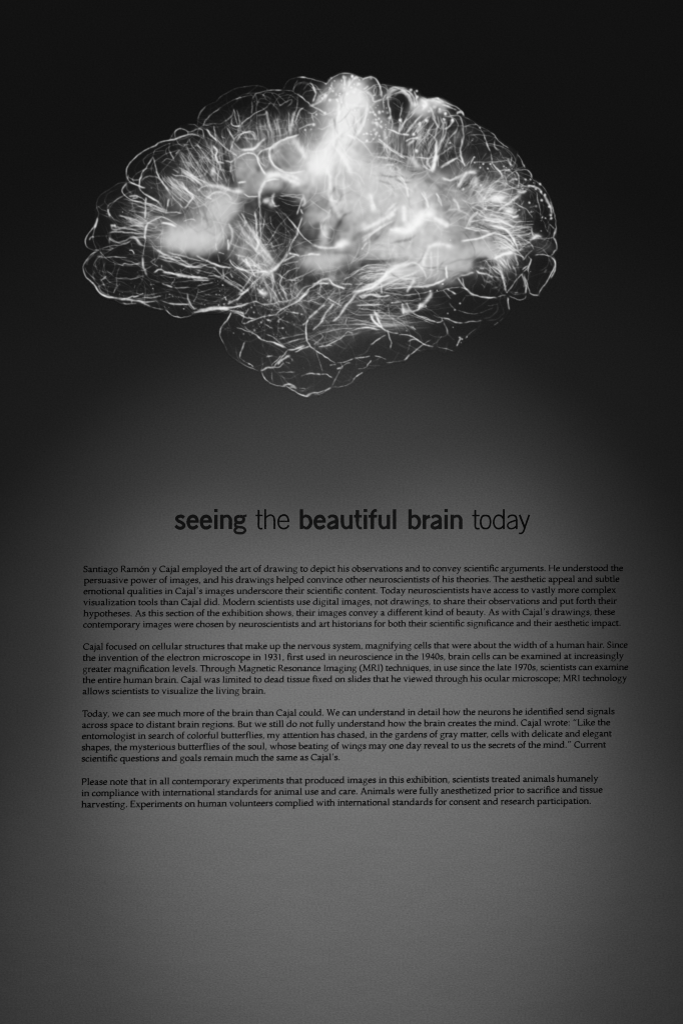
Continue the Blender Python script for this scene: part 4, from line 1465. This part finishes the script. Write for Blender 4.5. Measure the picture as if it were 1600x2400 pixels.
G['b'] = (553, stem(108, 40, ASC-10)+headp(108, ASC, l=66)+n_((125, 370), (190, 425), (290, 440), (405, 395), (470, 260), (430, 100), (300, 22), (200, 22), (110, 62)))
G['c'] = (444, n_((392, 362), (330, 425), (255, 440), (140, 390), (72, 260), (85, 130), (160, 40), (260, 25), (350, 55), (412, 92)))
G['d'] = (611, stem(470, 30, ASC-10)+headp(470, ASC)+n_((462, 400), (380, 440), (300, 440), (170, 395), (82, 260), (90, 120), (175, 38), (270, 35), (370, 75), (460, 145))+[('p', [(470, 0), (500, 0), (578, 22), (578, 42), (509, 48), (440, 70)])])
G['e'] = (479, n_((90, 232), (240, 262), (395, 278), (385, 365), (320, 430), (250, 440), (140, 395), (72, 265), (80, 140), (150, 45), (250, 25), (340, 52), (425, 98)))
G['f'] = (333, stem(140, 20, 560)+n_((140, 540), (160, 640), (215, 705), (275, 712), (335, 680))+[('l', 50, [(30, 446), (300, 450)])]+foot(140))
G['g'] = (556, [('n', (92, 52, 22), [(250, 442), (140, 410), (90, 310), (130, 205), (240, 165), (350, 200), (395, 305), (350, 405), (250, 442)])]+n_((350, 420), (430, 435), (520, 432))+[('n', (88, 56, 0), [(180, 180), (120, 130), (130, 70), (220, 45), (340, 30), (430, -10), (455, -90), (400, -190), (270, -245), (140, -225), (70, -150), (95, -60), (170, 0)])])
G['h'] = (582, stem(105, 20, ASC-10)+headp(105, ASC, l=66)+foot(105, r=50)+arch(105, 455)+foot(455, l=50))
G['i'] = (291, stem(148, 20, XH-10)+headp(148, XH)+foot(148)+[('d', 53, [(140, 632)])])
G['ı'] = (291, stem(148, 20, XH-10)+headp(148, XH)+foot(148))
G['j'] = (234, n_((130, 460), (130, 100), (120, -60), (70, -180), (0, -245), (-30, -258))+headp(130, XH)+[('d', 53, [(125, 632)])])
G['k'] = (556, stem(105, 20, ASC-10)+headp(105, ASC, l=66)+foot(105, r=50)+n_((145, 215), (240, 300), (320, 380), (410, 450))+[('l', 44, [(360, 447), (470, 447)])]+[('v', [60, 90, 70], [(215, 275), (340, 130), (430, 30), (480, 12), (550, 12)])])
G['l'] = (291, stem(145, 20, ASC-10)+headp(145, ASC)+foot(145))
G['m'] = (883, stem(115, 20, XH-10)+headp(115, XH)+foot(115, r=46)+arch(115, 435)+foot(435, l=46, r=46)+arch(435, 755)+foot(755, l=46))
G['n'] = (582, stem(115, 20, XH-10)+headp(115, XH)+foot(115, r=48)+arch(115, 460)+foot(460, l=48))
G['o'] = (546, n_((275, 445), (150, 405), (72, 250), (125, 85), (270, 22), (400, 65), (474, 225), (425, 385), (275, 445)))
G['p'] = (601, stem(118, -250, XH-10)+headp(118, XH)+foot(118, y=-280, r=66)+n_((135, 370), (220, 432), (320, 440), (450, 390), (515, 255), (470, 95), (345, 22), (240, 22), (135, 62)))
G['q'] = (560, stem(455, -250, XH)+foot(455, y=-280, l=66)+n_((470, 435), (380, 445), (280, 440), (150, 390), (75, 255), (85, 120), (165, 38), (260, 35), (365, 75), (450, 140)))
G['r'] = (395, stem(125, 20, XH-10)+headp(125, XH)+foot(125, r=72)+n_((150, 340), (210, 410), (270, 438), (330, 425), (385, 395)))
G['s'] = (424, n_((350, 380), (290, 435), (210, 442), (120, 405), (105, 330), (165, 268), (270, 225), (340, 165), (325, 75), (240, 25), (150, 28), (60, 85))+[('l', 30, [(360, 430), (360, 330)]), ('l', 28, [(58, 135), (58, 35)])])
G['t'] = (326, stem(120, 110, 560)+n_((120, 130), (128, 62), (175, 32), (240, 40), (310, 78))+[('l', 50, [(25, 446), (315, 450)]), ('p', [(81, 440), (30, 440), (30, 465), (100, 570), (159, 590), (159, 450)])])
G['u'] = (603, stem(112, 120, XH-10)+headp(112, XH)+n_((112, 150), (140, 55), (225, 28), (330, 55), (430, 130))+stem(455, 30, XH-10)+headp(455, XH, l=60)+[('p', [(430, 0), (480, 0), (575, 22), (575, 44), (494, 50), (416, 90)])])
G['v'] = (565, [('l', 80, [(110, 460), (290, 0)]), ('l', 40, [(282, 0), (450, 460)]), ('l', 34, [(20, 452), (215, 452)]), ('l', 34, [(370, 452), (545, 452)])])
G['w'] = (834, [('l', 78, [(105, 460), (255, 0)]), ('l', 40, [(252, 0), (408, 440)]), ('l', 78, [(395, 460), (560, 0)]), ('l', 40, [(556, 0), (720, 460)]), ('l', 34, [(18, 452), (205, 452)]), ('l', 34, [(640, 452), (815, 452)])])
G['x'] = (516, [('l', 82, [(105, 455), (405, 15)]), ('l', 40, [(100, 15), (400, 455)]), ('l', 34, [(25, 452), (205, 452)]), ('l', 34, [(320, 452), (485, 452)]), ('l', 34, [(25, 17), (190, 17)]), ('l', 34, [(310, 17), (500, 17)])])
G['y'] = (556, [('l', 80, [(105, 460), (290, 30)]), ('n', (88, 78, 0), [(450, 460), (330, 160), (240, -60), (150, -220), (70, -250), (30, -235)]), ('l', 34, [(15, 452), (210, 452)]), ('l', 34, [(365, 452), (540, 452)])])
G['z'] = (500, [('l', 40, [(50, 447), (440, 447)]), ('l', 78, [(400, 445), (90, 25)]), ('l', 40, [(50, 20), (450, 20)]), ('l', 30, [(62, 465), (50, 350)]), ('l', 30, [(445, 0), (455, 120)])])
G['ó'] = (546, G['o'][1]+[('v', [40, 90], [(235, 520), (345, 690)])])
G['ﬁ'] = (605, stem(140, 20, 560)+n_((140, 540), (160, 640), (225, 708), (320, 705), (420, 650))+[('l', 50, [(30, 446), (430, 450)])]+foot(140, r=55)+stem(462, 20, XH)+foot(462, l=55)+[('d', 50, [(455, 632)])])
G['A'] = (778, [('l', 44, [(120, 20), (372, 690)]), ('l', 92, [(372, 700), (645, 15)]), ('l', 42, [(205, 245), (545, 245)])]+[('l', 36, [(20, 18), (240, 18)]), ('l', 36, [(530, 18), (765, 18)])])
G['B'] = (611, cap2(125, r=0)+stem(125, 0, CAP)+n_((120, 665), (300, 672), (425, 620), (450, 520), (390, 410), (250, 365))+n_((200, 372), (400, 355), (520, 260), (515, 130), (420, 40), (290, 22), (130, 22)))
G['C'] = (709, n_((640, 560), (540, 640), (420, 665), (240, 620), (100, 450), (75, 260), (190, 80), (390, 22), (540, 50), (670, 110))+[('l', 32, [(645, 660), (640, 500)])])
G['E'] = (611, cap2(125, r=0)+stem(125, 0, CAP)+[('l', 42, [(120, 671), (545, 671)]), ('l', 40, [(120, 360), (450, 360)]), ('l', 42, [(120, 21), (560, 21)]), ('l', 30, [(535, 690), (530, 560)]), ('l', 30, [(440, 430), (440, 290)]), ('l', 30, [(560, 0), (580, 140)])])
G['H'] = (832, cap2(140)+stem(140, 0, CAP, 86)+cap2(690)+stem(690, 0, CAP, 86)+[('l', 42, [(140, 352), (690, 352)])])
G['I'] = (337, cap2(168)+stem(168, 0, CAP, 86))
G['L'] = (611, cap2(135)+stem(135, 0, CAP, 86)+[('l', 44, [(120, 22), (560, 22)]), ('l', 32, [(560, 0), (585, 160)])])
G['M'] = (946, [('l', 46, [(150, 10), (195, 690)]), ('l', 90, [(190, 690), (480, 30)]), ('l', 44, [(478, 30), (755, 690)]), ('l', 88, [(770, 690), (808, 0)]), ('l', 36, [(30, 18), (260, 18)]), ('l', 36, [(690, 18), (930, 18)]), ('l', 36, [(60, 674), (220, 674)]), ('l', 36, [(735, 674), (890, 674)])])
G['P'] = (604, cap2(130, r=30)+stem(130, 0, CAP, 86)+n_((120, 665), (330, 672), (470, 620), (515, 500), (470, 380), (350, 320), (210, 325)))
G['R'] = (668, cap2(130, r=40)+stem(130, 0, CAP, 86)+n_((120, 665), (320, 672), (450, 620), (490, 515), (440, 410), (320, 355), (190, 350))+[('v', [50, 95, 85, 40], [(300, 360), (430, 180), (560, 40), (680, 5)])])
G['S'] = (525, n_((440, 570), (370, 645), (270, 665), (150, 620), (100, 520), (150, 420), (290, 345), (410, 260), (430, 140), (340, 45), (220, 22), (60, 80))+[('l', 32, [(445, 650), (445, 520)]), ('l', 30, [(62, 190), (55, 50)])])
G['T'] = (613, stem(306, 0, CAP-10, 86)+foot(306, 86)+[('l', 44, [(30, 668), (585, 668)]), ('l', 32, [(38, 690), (30, 540)]), ('l', 32, [(577, 690), (585, 540)])])
G['W'] = (1000, [('l', 90, [(120, 690), (315, 0)]), ('l', 44, [(312, 0), (515, 690)]), ('l', 90, [(500, 690), (715, 0)]), ('l', 44, [(712, 0), (895, 690)]), ('l', 36, [(20, 674), (235, 674)]), ('l', 36, [(410, 674), (590, 674)]), ('l', 36, [(790, 674), (985, 674)])])
G['0'] = (500, n_((250, 660), (130, 580), (70, 345), (120, 110), (245, 22), (370, 100), (430, 340), (380, 580), (250, 660)))
G['1'] = (500, stem(262, 0, 680, 82)+foot(262, 82, 76, 76)+[('p', [(303, 690), (303, 590), (221, 590), (221, 610), (90, 570), (90, 600)])])
G['3'] = (500, n_((75, 590), (150, 655), (250, 665), (370, 610), (385, 490), (310, 395), (190, 360))+n_((210, 362), (360, 350), (430, 240), (400, 110), (290, 25), (160, 25), (50, 80)))
G['4'] = (500, stem(350, 0, 680, 80)+foot(350, 80, 50, 50)+[('l', 42, [(350, 670), (40, 215)]), ('l', 52, [(25, 210), (480, 210)])])
G['7'] = (500, [('l', 56, [(60, 662), (460, 662)]), ('l', 82, [(430, 660), (180, 0)]), ('l', 30, [(65, 685), (50, 560)])])
G['9'] = (500, n_((260, 660), (140, 620), (75, 480), (130, 330), (260, 290), (370, 340), (425, 470), (380, 610), (260, 660))+n_((425, 500), (415, 330), (330, 150), (200, 40), (80, 0)))
G['.'] = (250, [('d', 58, [(125, 48)])])
G[','] = (250, [('d', 56, [(125, 50)]), ('v', [80, 30], [(148, 40), (60, -135)])])
G[':'] = (250, [('d', 56, [(125, 48)]), ('d', 56, [(125, 410)])])
G[';'] = (250, G[','][1]+[('d', 56, [(125, 410)])])
G['’'] = (278, [('v', [95, 28], [(185, 715), (95, 480)])])
G['“'] = (500, [('v', [30, 95], [(215, 720), (125, 510)]), ('v', [30, 95], [(400, 720), (310, 510)])])
G['”'] = (500, [('v', [95, 28], [(190, 720), (100, 500)]), ('v', [95, 28], [(375, 720), (285, 500)])])
G['('] = (333, n_((300, 720), (150, 580), (80, 300), (130, 20), (290, -160)))
G[')'] = (333, n_((40, 720), (190, 560), (255, 280), (200, 10), (45, -160)))
def weight(o):
    if o[0] == 'l' and o[1] != 132: return ('l', o[1]*(1.85 if o[1] < 60 else 1.4), o[2])
    if o[0] == 'v': return ('v', [q*1.3 for q in o[1]], o[2])
    if o[0] == 'd': return ('d', o[1]*1.12, o[2])
    return o
for k_ in G: G[k_] = (G[k_][0], [weight(o) for o in G[k_][1]])
KERN = {'ti': -22, 'Te': -60, 'To': -60, 'y.': -50, 'r.': -50, 'r,': -50, 'y,': -50, 'we': -12, 'aw': -10, 'ra': -8, 'Wh': -5, 'mp': 0}

# ---- the two lines' words, drawn where they stand (px of the 1600 wide design) ----
HEAD_ORIG = {'1': (400, 1180), '2': (590, 1180), '3': (760, 1180), '4': (940, 1180), '5': (1080, 1180)}
def sh(pts, dx): return [(x+dx, y) for x, y in pts]
E_B = lambda d: [('l', 42, sh([(325, 330), (517, 330)], d)), ('w', 60, sh([(486, 350), (484, 300), (456, 250), (405, 232), (350, 256), (322, 315), (322, 365), (347, 425), (398, 450), (452, 437), (492, 405)], d))]
N_B = lambda d: [('l', 64, sh([(940, 205), (940, 470)], d)), ('v', [34, 50, 56, 64, 64], sh([(958, 262), (1005, 232), (1060, 236), (1094, 285), (1096, 345)], d)), ('l', 64, sh([(1096, 335), (1096, 470)], d))]
I_B = lambda x: [('l', 64, [(x, 207), (x, 470)]), ('l', 64, [(x, 100), (x, 158)])]
B_B = lambda d: [('l', 64, sh([(912, 105), (912, 470)], d)), ('v', [36, 50, 60, 64, 64, 60, 50, 36], sh([(928, 262), (985, 228), (1050, 252), (1081, 320), (1080, 370), (1050, 428), (995, 452), (930, 415)], d))]
A_B = lambda d: [('v', [50, 52, 54, 60, 62], sh([(72, 262), (108, 234), (160, 228), (210, 250), (225, 300)], d)), ('l', 62, sh([(226, 290), (226, 470)], d)), ('w', 55, sh([(212, 328), (150, 345), (92, 375), (72, 412), (92, 442), (130, 451), (178, 436), (218, 405)], d))]
U_B = lambda d: [('v', [62, 62, 62, 56, 48, 36], sh([(331, 207), (331, 340), (343, 410), (385, 448), (435, 440), (475, 398)], d)), ('l', 62, sh([(331, 207), (331, 345)], d)), ('l', 62, sh([(486, 207), (486, 470)], d))]
HEADING = [
 ('seeing', '1', [('w', 58, [(245, 262), (215, 238), (175, 231), (125, 250), (112, 285), (138, 320), (200, 350), (241, 388), (238, 425), (200, 450), (160, 453), (120, 438), (88, 408)])]
   + E_B(0)+E_B(243)+I_B(830)+N_B(0)
   + [('w', 56, [(1265, 230), (1205, 250), (1190, 292), (1207, 334), (1265, 354), (1323, 334), (1340, 292), (1325, 250), (1265, 230)]),
      ('p', [(1300, 240), (1340, 212), (1395, 198), (1395, 243), (1340, 246), (1325, 262)]),
      ('w', 46, [(1225, 345), (1188, 372), (1190, 415), (1250, 432), (1330, 445), (1368, 490), (1335, 535), (1270, 545), (1200, 533), (1176, 498), (1188, 465), (1225, 440)])]),
 ('the', '2', [('v', [36, 36, 36, 32, 32], [(124, 120), (124, 300), (124, 425), (150, 460), (197, 460)]), ('l', 33, [(124, 118), (124, 330)]), ('l', 26, [(68, 219), (200, 219)]),
   ('l', 34, [(246, 104), (246, 470)]), ('v', [22, 26, 30, 33, 34], [(258, 262), (300, 225), (355, 213), (402, 248), (414, 320)]), ('l', 34, [(414, 310), (414, 470)]),
   ('w', 33, [(671, 336), (664, 270), (628, 222), (580, 212), (520, 240), (488, 310), (490, 380), (520, 438), (580, 461), (640, 445), (680, 400)]), ('l', 24, [(488, 326), (688, 326)])]),
 ('beautiful', '2', B_B(0)+E_B(842)+A_B(1333)+U_B(1333)
   + [('v', [62, 62, 60, 48, 46], sh([(606, 120), (606, 300), (610, 400), (645, 448), (690, 450)], 1333)), ('l', 62, sh([(606, 120), (606, 330)], 1333)), ('l', 50, sh([(540, 233), (690, 233)], 1333))]
   + I_B(753+1333)
   + [('v', [46, 54, 62, 62], sh([(964, 127), (915, 132), (882, 175), (880, 240)], 1333)), ('l', 64, sh([(880, 220), (880, 470)], 1333)), ('l', 50, sh([(808, 233), (966, 233)], 1333))]
   + U_B(1333+690)+[('l', 63, sh([(1286, 105), (1286, 470)], 1333))]),
 ('brain', '4', B_B(-750)+[('l', 64, [(426, 205), (426, 470)]), ('v', [40, 56, 66], [(440, 300), (470, 255), (527, 236)])]+A_B(490)+I_B(823)+N_B(-4)),
 ('today', '5', [('v', [36, 36, 36, 32, 32], sh([(124, 120), (124, 300), (124, 425), (150, 460), (202, 460)], 138)), ('l', 33, [(262, 118), (262, 330)]), ('l', 26, [(204, 221), (338, 221)]),
   ('w', 33, [(450, 217), (388, 240), (360, 338), (388, 436), (450, 460), (513, 436), (541, 338), (513, 240), (450, 217)]),
   ('l', 34, [(785, 104), (785, 470)]), ('w', 31, [(777, 275), (740, 230), (690, 215), (640, 235), (604, 300), (603, 380), (638, 442), (690, 461), (742, 446), (778, 408)]),
   ('v', [32, 31, 31, 33, 34], [(860, 262), (890, 228), (950, 215), (1004, 238), (1021, 300)]), ('l', 34, [(1021, 290), (1021, 470)]), ('w', 29, [(1012, 308), (935, 332), (875, 362), (855, 402), (873, 445), (920, 461), (975, 448), (1014, 415)]),
   ('l', 36, [(1075, 207), (1172, 455)]), ('v', [34, 34, 34, 32, 30], [(1252, 207), (1190, 385), (1150, 505), (1112, 546), (1064, 548)])]),
]
# (text, left px, left baseline, right px, right baseline)
PARAS = [
 [("Santiago Ramón y Cajal employed the art of drawing to depict his observations and to convey scientiﬁc arguments. He understood the", 195.5, 1341, 1459.8, 1338.2),
  ("persuasive power of images, and his drawings helped convince other neuroscientists of his theories. The aesthetic appeal and subtle", 196.2, 1366.9, 1451.3, 1363.7),
  ("emotional qualities in Cajal’s images underscore their scientiﬁc content. Today neuroscientists have access to vastly more complex", 195.5, 1392.8, 1442.7, 1389.4),
  ("visualization tools than Cajal did. Modern scientists use digital images, not drawings, to share their observations and put forth their", 195.2, 1418.8, 1445.4, 1415.2),
  ("hypotheses. As this section of the exhibition shows, their images convey a different kind of beauty. As with Cajal’s drawings, these", 195, 1444.9, 1441, 1440.9),
  ("contemporary images were chosen by neuroscientists and art historians for both their scientiﬁc signıﬁcance and their aesthetic impact.", 194.7, 1471, 1453.4, 1466.9)],
 [("Cajal focused on cellular structures that make up the nervous system, magnifying cells that were about the width of a human hair. Since", 194.3, 1522.9, 1470.4, 1518.2),
  ("the invention of the electron microscope in 1931, ﬁrst used in neuroscience in the 1940s, brain cells can be examined at increasingly", 194.2, 1549, 1461.5, 1544.2),
  ("greater magniﬁcation levels. Through Magnetic Resonance Imaging (MRI) techniques, in use since the late 1970s, scientists can examine", 194, 1575.2, 1472, 1570.2),
  ("the entire human brain. Cajal was limited to dead tissue ﬁxed on slides that he viewed through his ocular microscope; MRI technology", 193.8, 1601.3, 1469, 1596.2),
  ("allows scientists to visualize the living brain.", 193.4, 1627.5, 621.4, 1625.9)],
 [("Today, we can see much more of the brain than Cajal could. We can understand in detail how the neurons he identiﬁed send signals", 192.6, 1680.2, 1439.8, 1674.2),
  ("across space to distant brain regions. But we still do not fully understand how the brain creates the mind. Cajal wrote: “Like the", 192.2, 1706.5, 1429.8, 1700.2),
  ("entomologist in search of colorful butterﬂies, my attention has chased, in the gardens of gray matter, cells with delicate and elegant".replace('ﬂ', 'fl'), 191.8, 1732.7, 1433, 1726.2),
  ("shapes, the mysterious butterflies of the soul, whose beating of wings may one day reveal to us the secrets of the mind.” Current", 191.6, 1759, 1419.4, 1752.2),
  ("scientiﬁc questions and goals remain much the same as Cajal’s.", 191.4, 1785.3, 796, 1781.9)],
 [("Please note that in all contemporary experiments that produced images in this exhibition, scientists treated animals humanely", 191.3, 1840, 1401.5, 1831.8),
  ("in compliance with international standards for animal use and care. Animals were fully anesthetized prior to sacriﬁce and tissue", 191, 1866.4, 1411.7, 1857.9),
  ("harvesting. Experiments on human volunteers complied with international standards for consent and research participation.", 190.6, 1893, 1383.7, 1884.2)],
]
SIDE = {}                                                    # ink edges for the end fit
def adv(text):
    x = 0; out = []
    for i, ch in enumerate(text):
        if ch == ' ': x += 250; continue
        if i and text[i-1]+ch in KERN: x += KERN[text[i-1]+ch]
        out.append((ch, x)); x += G[ch][0]
    return out, x
# ---------------------------------------------------------------- the brain print, brightened by added emission, 0.3 mm proud of the wall
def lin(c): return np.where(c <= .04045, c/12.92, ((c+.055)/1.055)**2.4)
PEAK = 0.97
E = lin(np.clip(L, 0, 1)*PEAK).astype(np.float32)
yy, xx = np.meshgrid(gy, gx, indexing='ij')
WX, WZ = on_wall(xx, yy)
keepL = L.copy(); L[:] = 0; poly(OUTLINE, 3, 1.0); INSIDE = L.copy(); L[:] = keepL
cellmax = np.maximum.reduce([L[:-1, :-1], L[1:, :-1], L[:-1, 1:], L[1:, 1:]])
CELL = (cellmax > .012) | (INSIDE[:-1, :-1] > .5)
soft = gauss(L, 9)[:-1, :-1]; CX = xx[:-1, :-1]; CY = yy[:-1, :-1]
bright = soft > .56
def inpoly(P):
    m = np.zeros(CX.shape, bool); P = np.asarray(P, float)
    for (ax, ay), (bx, by) in zip(P, np.roll(P, -1, 0)):
        if ay != by: m ^= ((ay > CY) != (by > CY)) & (CX < (bx-ax)*(CY-ay)/(by-ay)+ax)
    return m
front = bright & inpoly([(330, 420), (590, 400), (590, 520), (560, 620), (340, 620)])
core = bright & inpoly([(540, 320), (700, 290), (740, 180), (880, 190), (900, 340), (1130, 380), (1250, 470), (1230, 650), (690, 690), (690, 560), (720, 440), (540, 450)])
lower = inpoly([(500, 738), (545, 738), (690, 700), (800, 715), (850, 690), (1000, 730), (1100, 705), (1205, 700), (1250, 720), (1250, 950), (480, 950)])
brain = thing('brain_picture', 'large printed white brain of fine threads, brightened by added emission, seen side-on, above the heading', 'picture', (float(on_wall(740, 540)[0]), 0.0, float(on_wall(740, 540)[1])))
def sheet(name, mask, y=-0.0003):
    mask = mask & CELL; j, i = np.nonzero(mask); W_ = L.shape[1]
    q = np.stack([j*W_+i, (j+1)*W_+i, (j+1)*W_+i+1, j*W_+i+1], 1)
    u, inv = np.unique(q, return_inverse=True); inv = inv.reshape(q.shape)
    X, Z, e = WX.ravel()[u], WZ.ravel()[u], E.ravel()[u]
    o = mesh_obj(name, np.stack([X, np.full_like(X, y), Z], 1), inv.astype(np.int32), M_EMISSIVE_PRINT, brain)
    at = o.data.attributes.new('print_emission', 'FLOAT', 'POINT'); at.data.foreach_set('value', e.astype(np.float32))
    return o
sheet('frontal_emission', front); sheet('emissive_core', core & ~front)
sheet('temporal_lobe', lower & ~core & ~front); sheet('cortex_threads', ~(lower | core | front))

# ---------------------------------------------------------------- lettering: black vinyl, half a millimetre thick
TH = 0.0004
def solid(loops):
    """outline loops (2D) -> triangles of the face; each outer loop is filled with its own holes"""
    def area(p): return .5*float(np.sum(p[:, 0]*np.roll(p[:, 1], -1)-np.roll(p[:, 0], -1)*p[:, 1]))
    def inside(q, p):
        r = np.roll(p, -1, 0); c = (p[:, 1] > q[1]) != (r[:, 1] > q[1])
        return bool(np.sum(c & (q[0] < (r[:, 0]-p[:, 0])*(q[1]-p[:, 1])/(r[:, 1]-p[:, 1]+1e-12)+p[:, 0])) % 2)
    loops = [l for l in loops if len(l) > 3 and abs(area(l)) > 4]
    depth = [sum(inside(l[0], m) for m in loops if m is not l) for l in loops]
    order, tri, base = [], [], 0
    for k, l in enumerate(loops):
        if depth[k] % 2: continue
        grp = [l]+[m for i, m in enumerate(loops) if depth[i] == depth[k]+1 and inside(m[0], l)]
        tri += [tuple(base+v for v in q) for q in tessellate_polygon([[Vector((p[0], p[1], 0)) for p in g] for g in grp])]
        order += grp; base += sum(len(g) for g in grp)
    return np.vstack(order), tri, order
def prism(parts, to_wall):
    V, F, base = [], [], 0
    for pts, tri, loops in parts:
        x, z = to_wall(pts); n = len(pts)
        V.append(np.stack([x, np.full(n, -TH), z], 1)); V.append(np.stack([x, np.full(n, 0.0002), z], 1))
        F += [tuple(base+k for k in t) for t in tri]
        s = 0
        for l in loops:
            m = len(l); F += [(base+s+k, base+s+(k+1) % m, base+n+s+(k+1) % m, base+n+s+k) for k in range(m)]; s += m
        base += 2*n
    return np.vstack(V), F
hx, hz = on_wall(820, 1240)
head = thing('heading', 'one-line heading in large lower-case letters, bold and thin words mixed', 'heading', (float(hx), 0.0, float(hz)))
for word, reg, ops in HEADING:
    ox, oy = HEAD_ORIG[reg]
    parts = [solid(drawops(ops, 2.6, 60))]
    V, F = prism(parts, lambda p: on_wall(ox+p[:, 0]/7.84, oy+p[:, 1]/7.84))
    o = mesh_obj('word', V, F, M_INK if word in ('the', 'today') else M_BOLD, head)
    if word in ('the', 'today'): o['label'] = 'thin-stroked word between the bold ones' if word == 'the' else 'thin-stroked last word of the heading'
GLYPH = {}
def glyph(ch):
    if ch not in GLYPH: GLYPH[ch] = solid(drawops(G[ch][1], 7, 130))
    return GLYPH[ch]
PLAB = ['six-line text paragraph, the first and topmost, right below the heading',
        'second paragraph from the top, five lines with the years 1931, 1940s and 1970s',
        'third paragraph from the top, starting with the word Today, ending on a half line',
        'lowest and shortest text paragraph, three lines starting with the words Please note']
for para, lab in zip(PARAS, PLAB):
    px, pz = on_wall(800, para[-1][2])
    t = thing('text_paragraph', lab, 'paragraph', (float(px), 0.0, float(pz)), 'paragraphs of black wall text')
    for text, l, yl, r, yr in para:
        (x0, z0), (x1, z1) = on_wall(l, yl), on_wall(r, yr)
        gl, wid = adv(text)
        first, last = glyph(gl[0][0])[0], glyph(gl[-1][0])[0]
        a = gl[0][1]+first[:, 0].min(); b = gl[-1][1]+last[:, 0].max()
        ux, uz = (x1-x0)/(b-a), (z1-z0)/(b-a); em = 0.01585/1000       # 16 mm type
        parts = []
        for ch, gx_ in gl:
            pts, tri, loops = glyph(ch); parts.append((pts+np.array([gx_-a, 0]), tri, loops))
        V, F = prism(parts, lambda p: (x0+p[:, 0]*ux-p[:, 1]*uz, z0+p[:, 0]*uz+p[:, 1]*em))
        mesh_obj('text_line', V, F, M_INK, t)
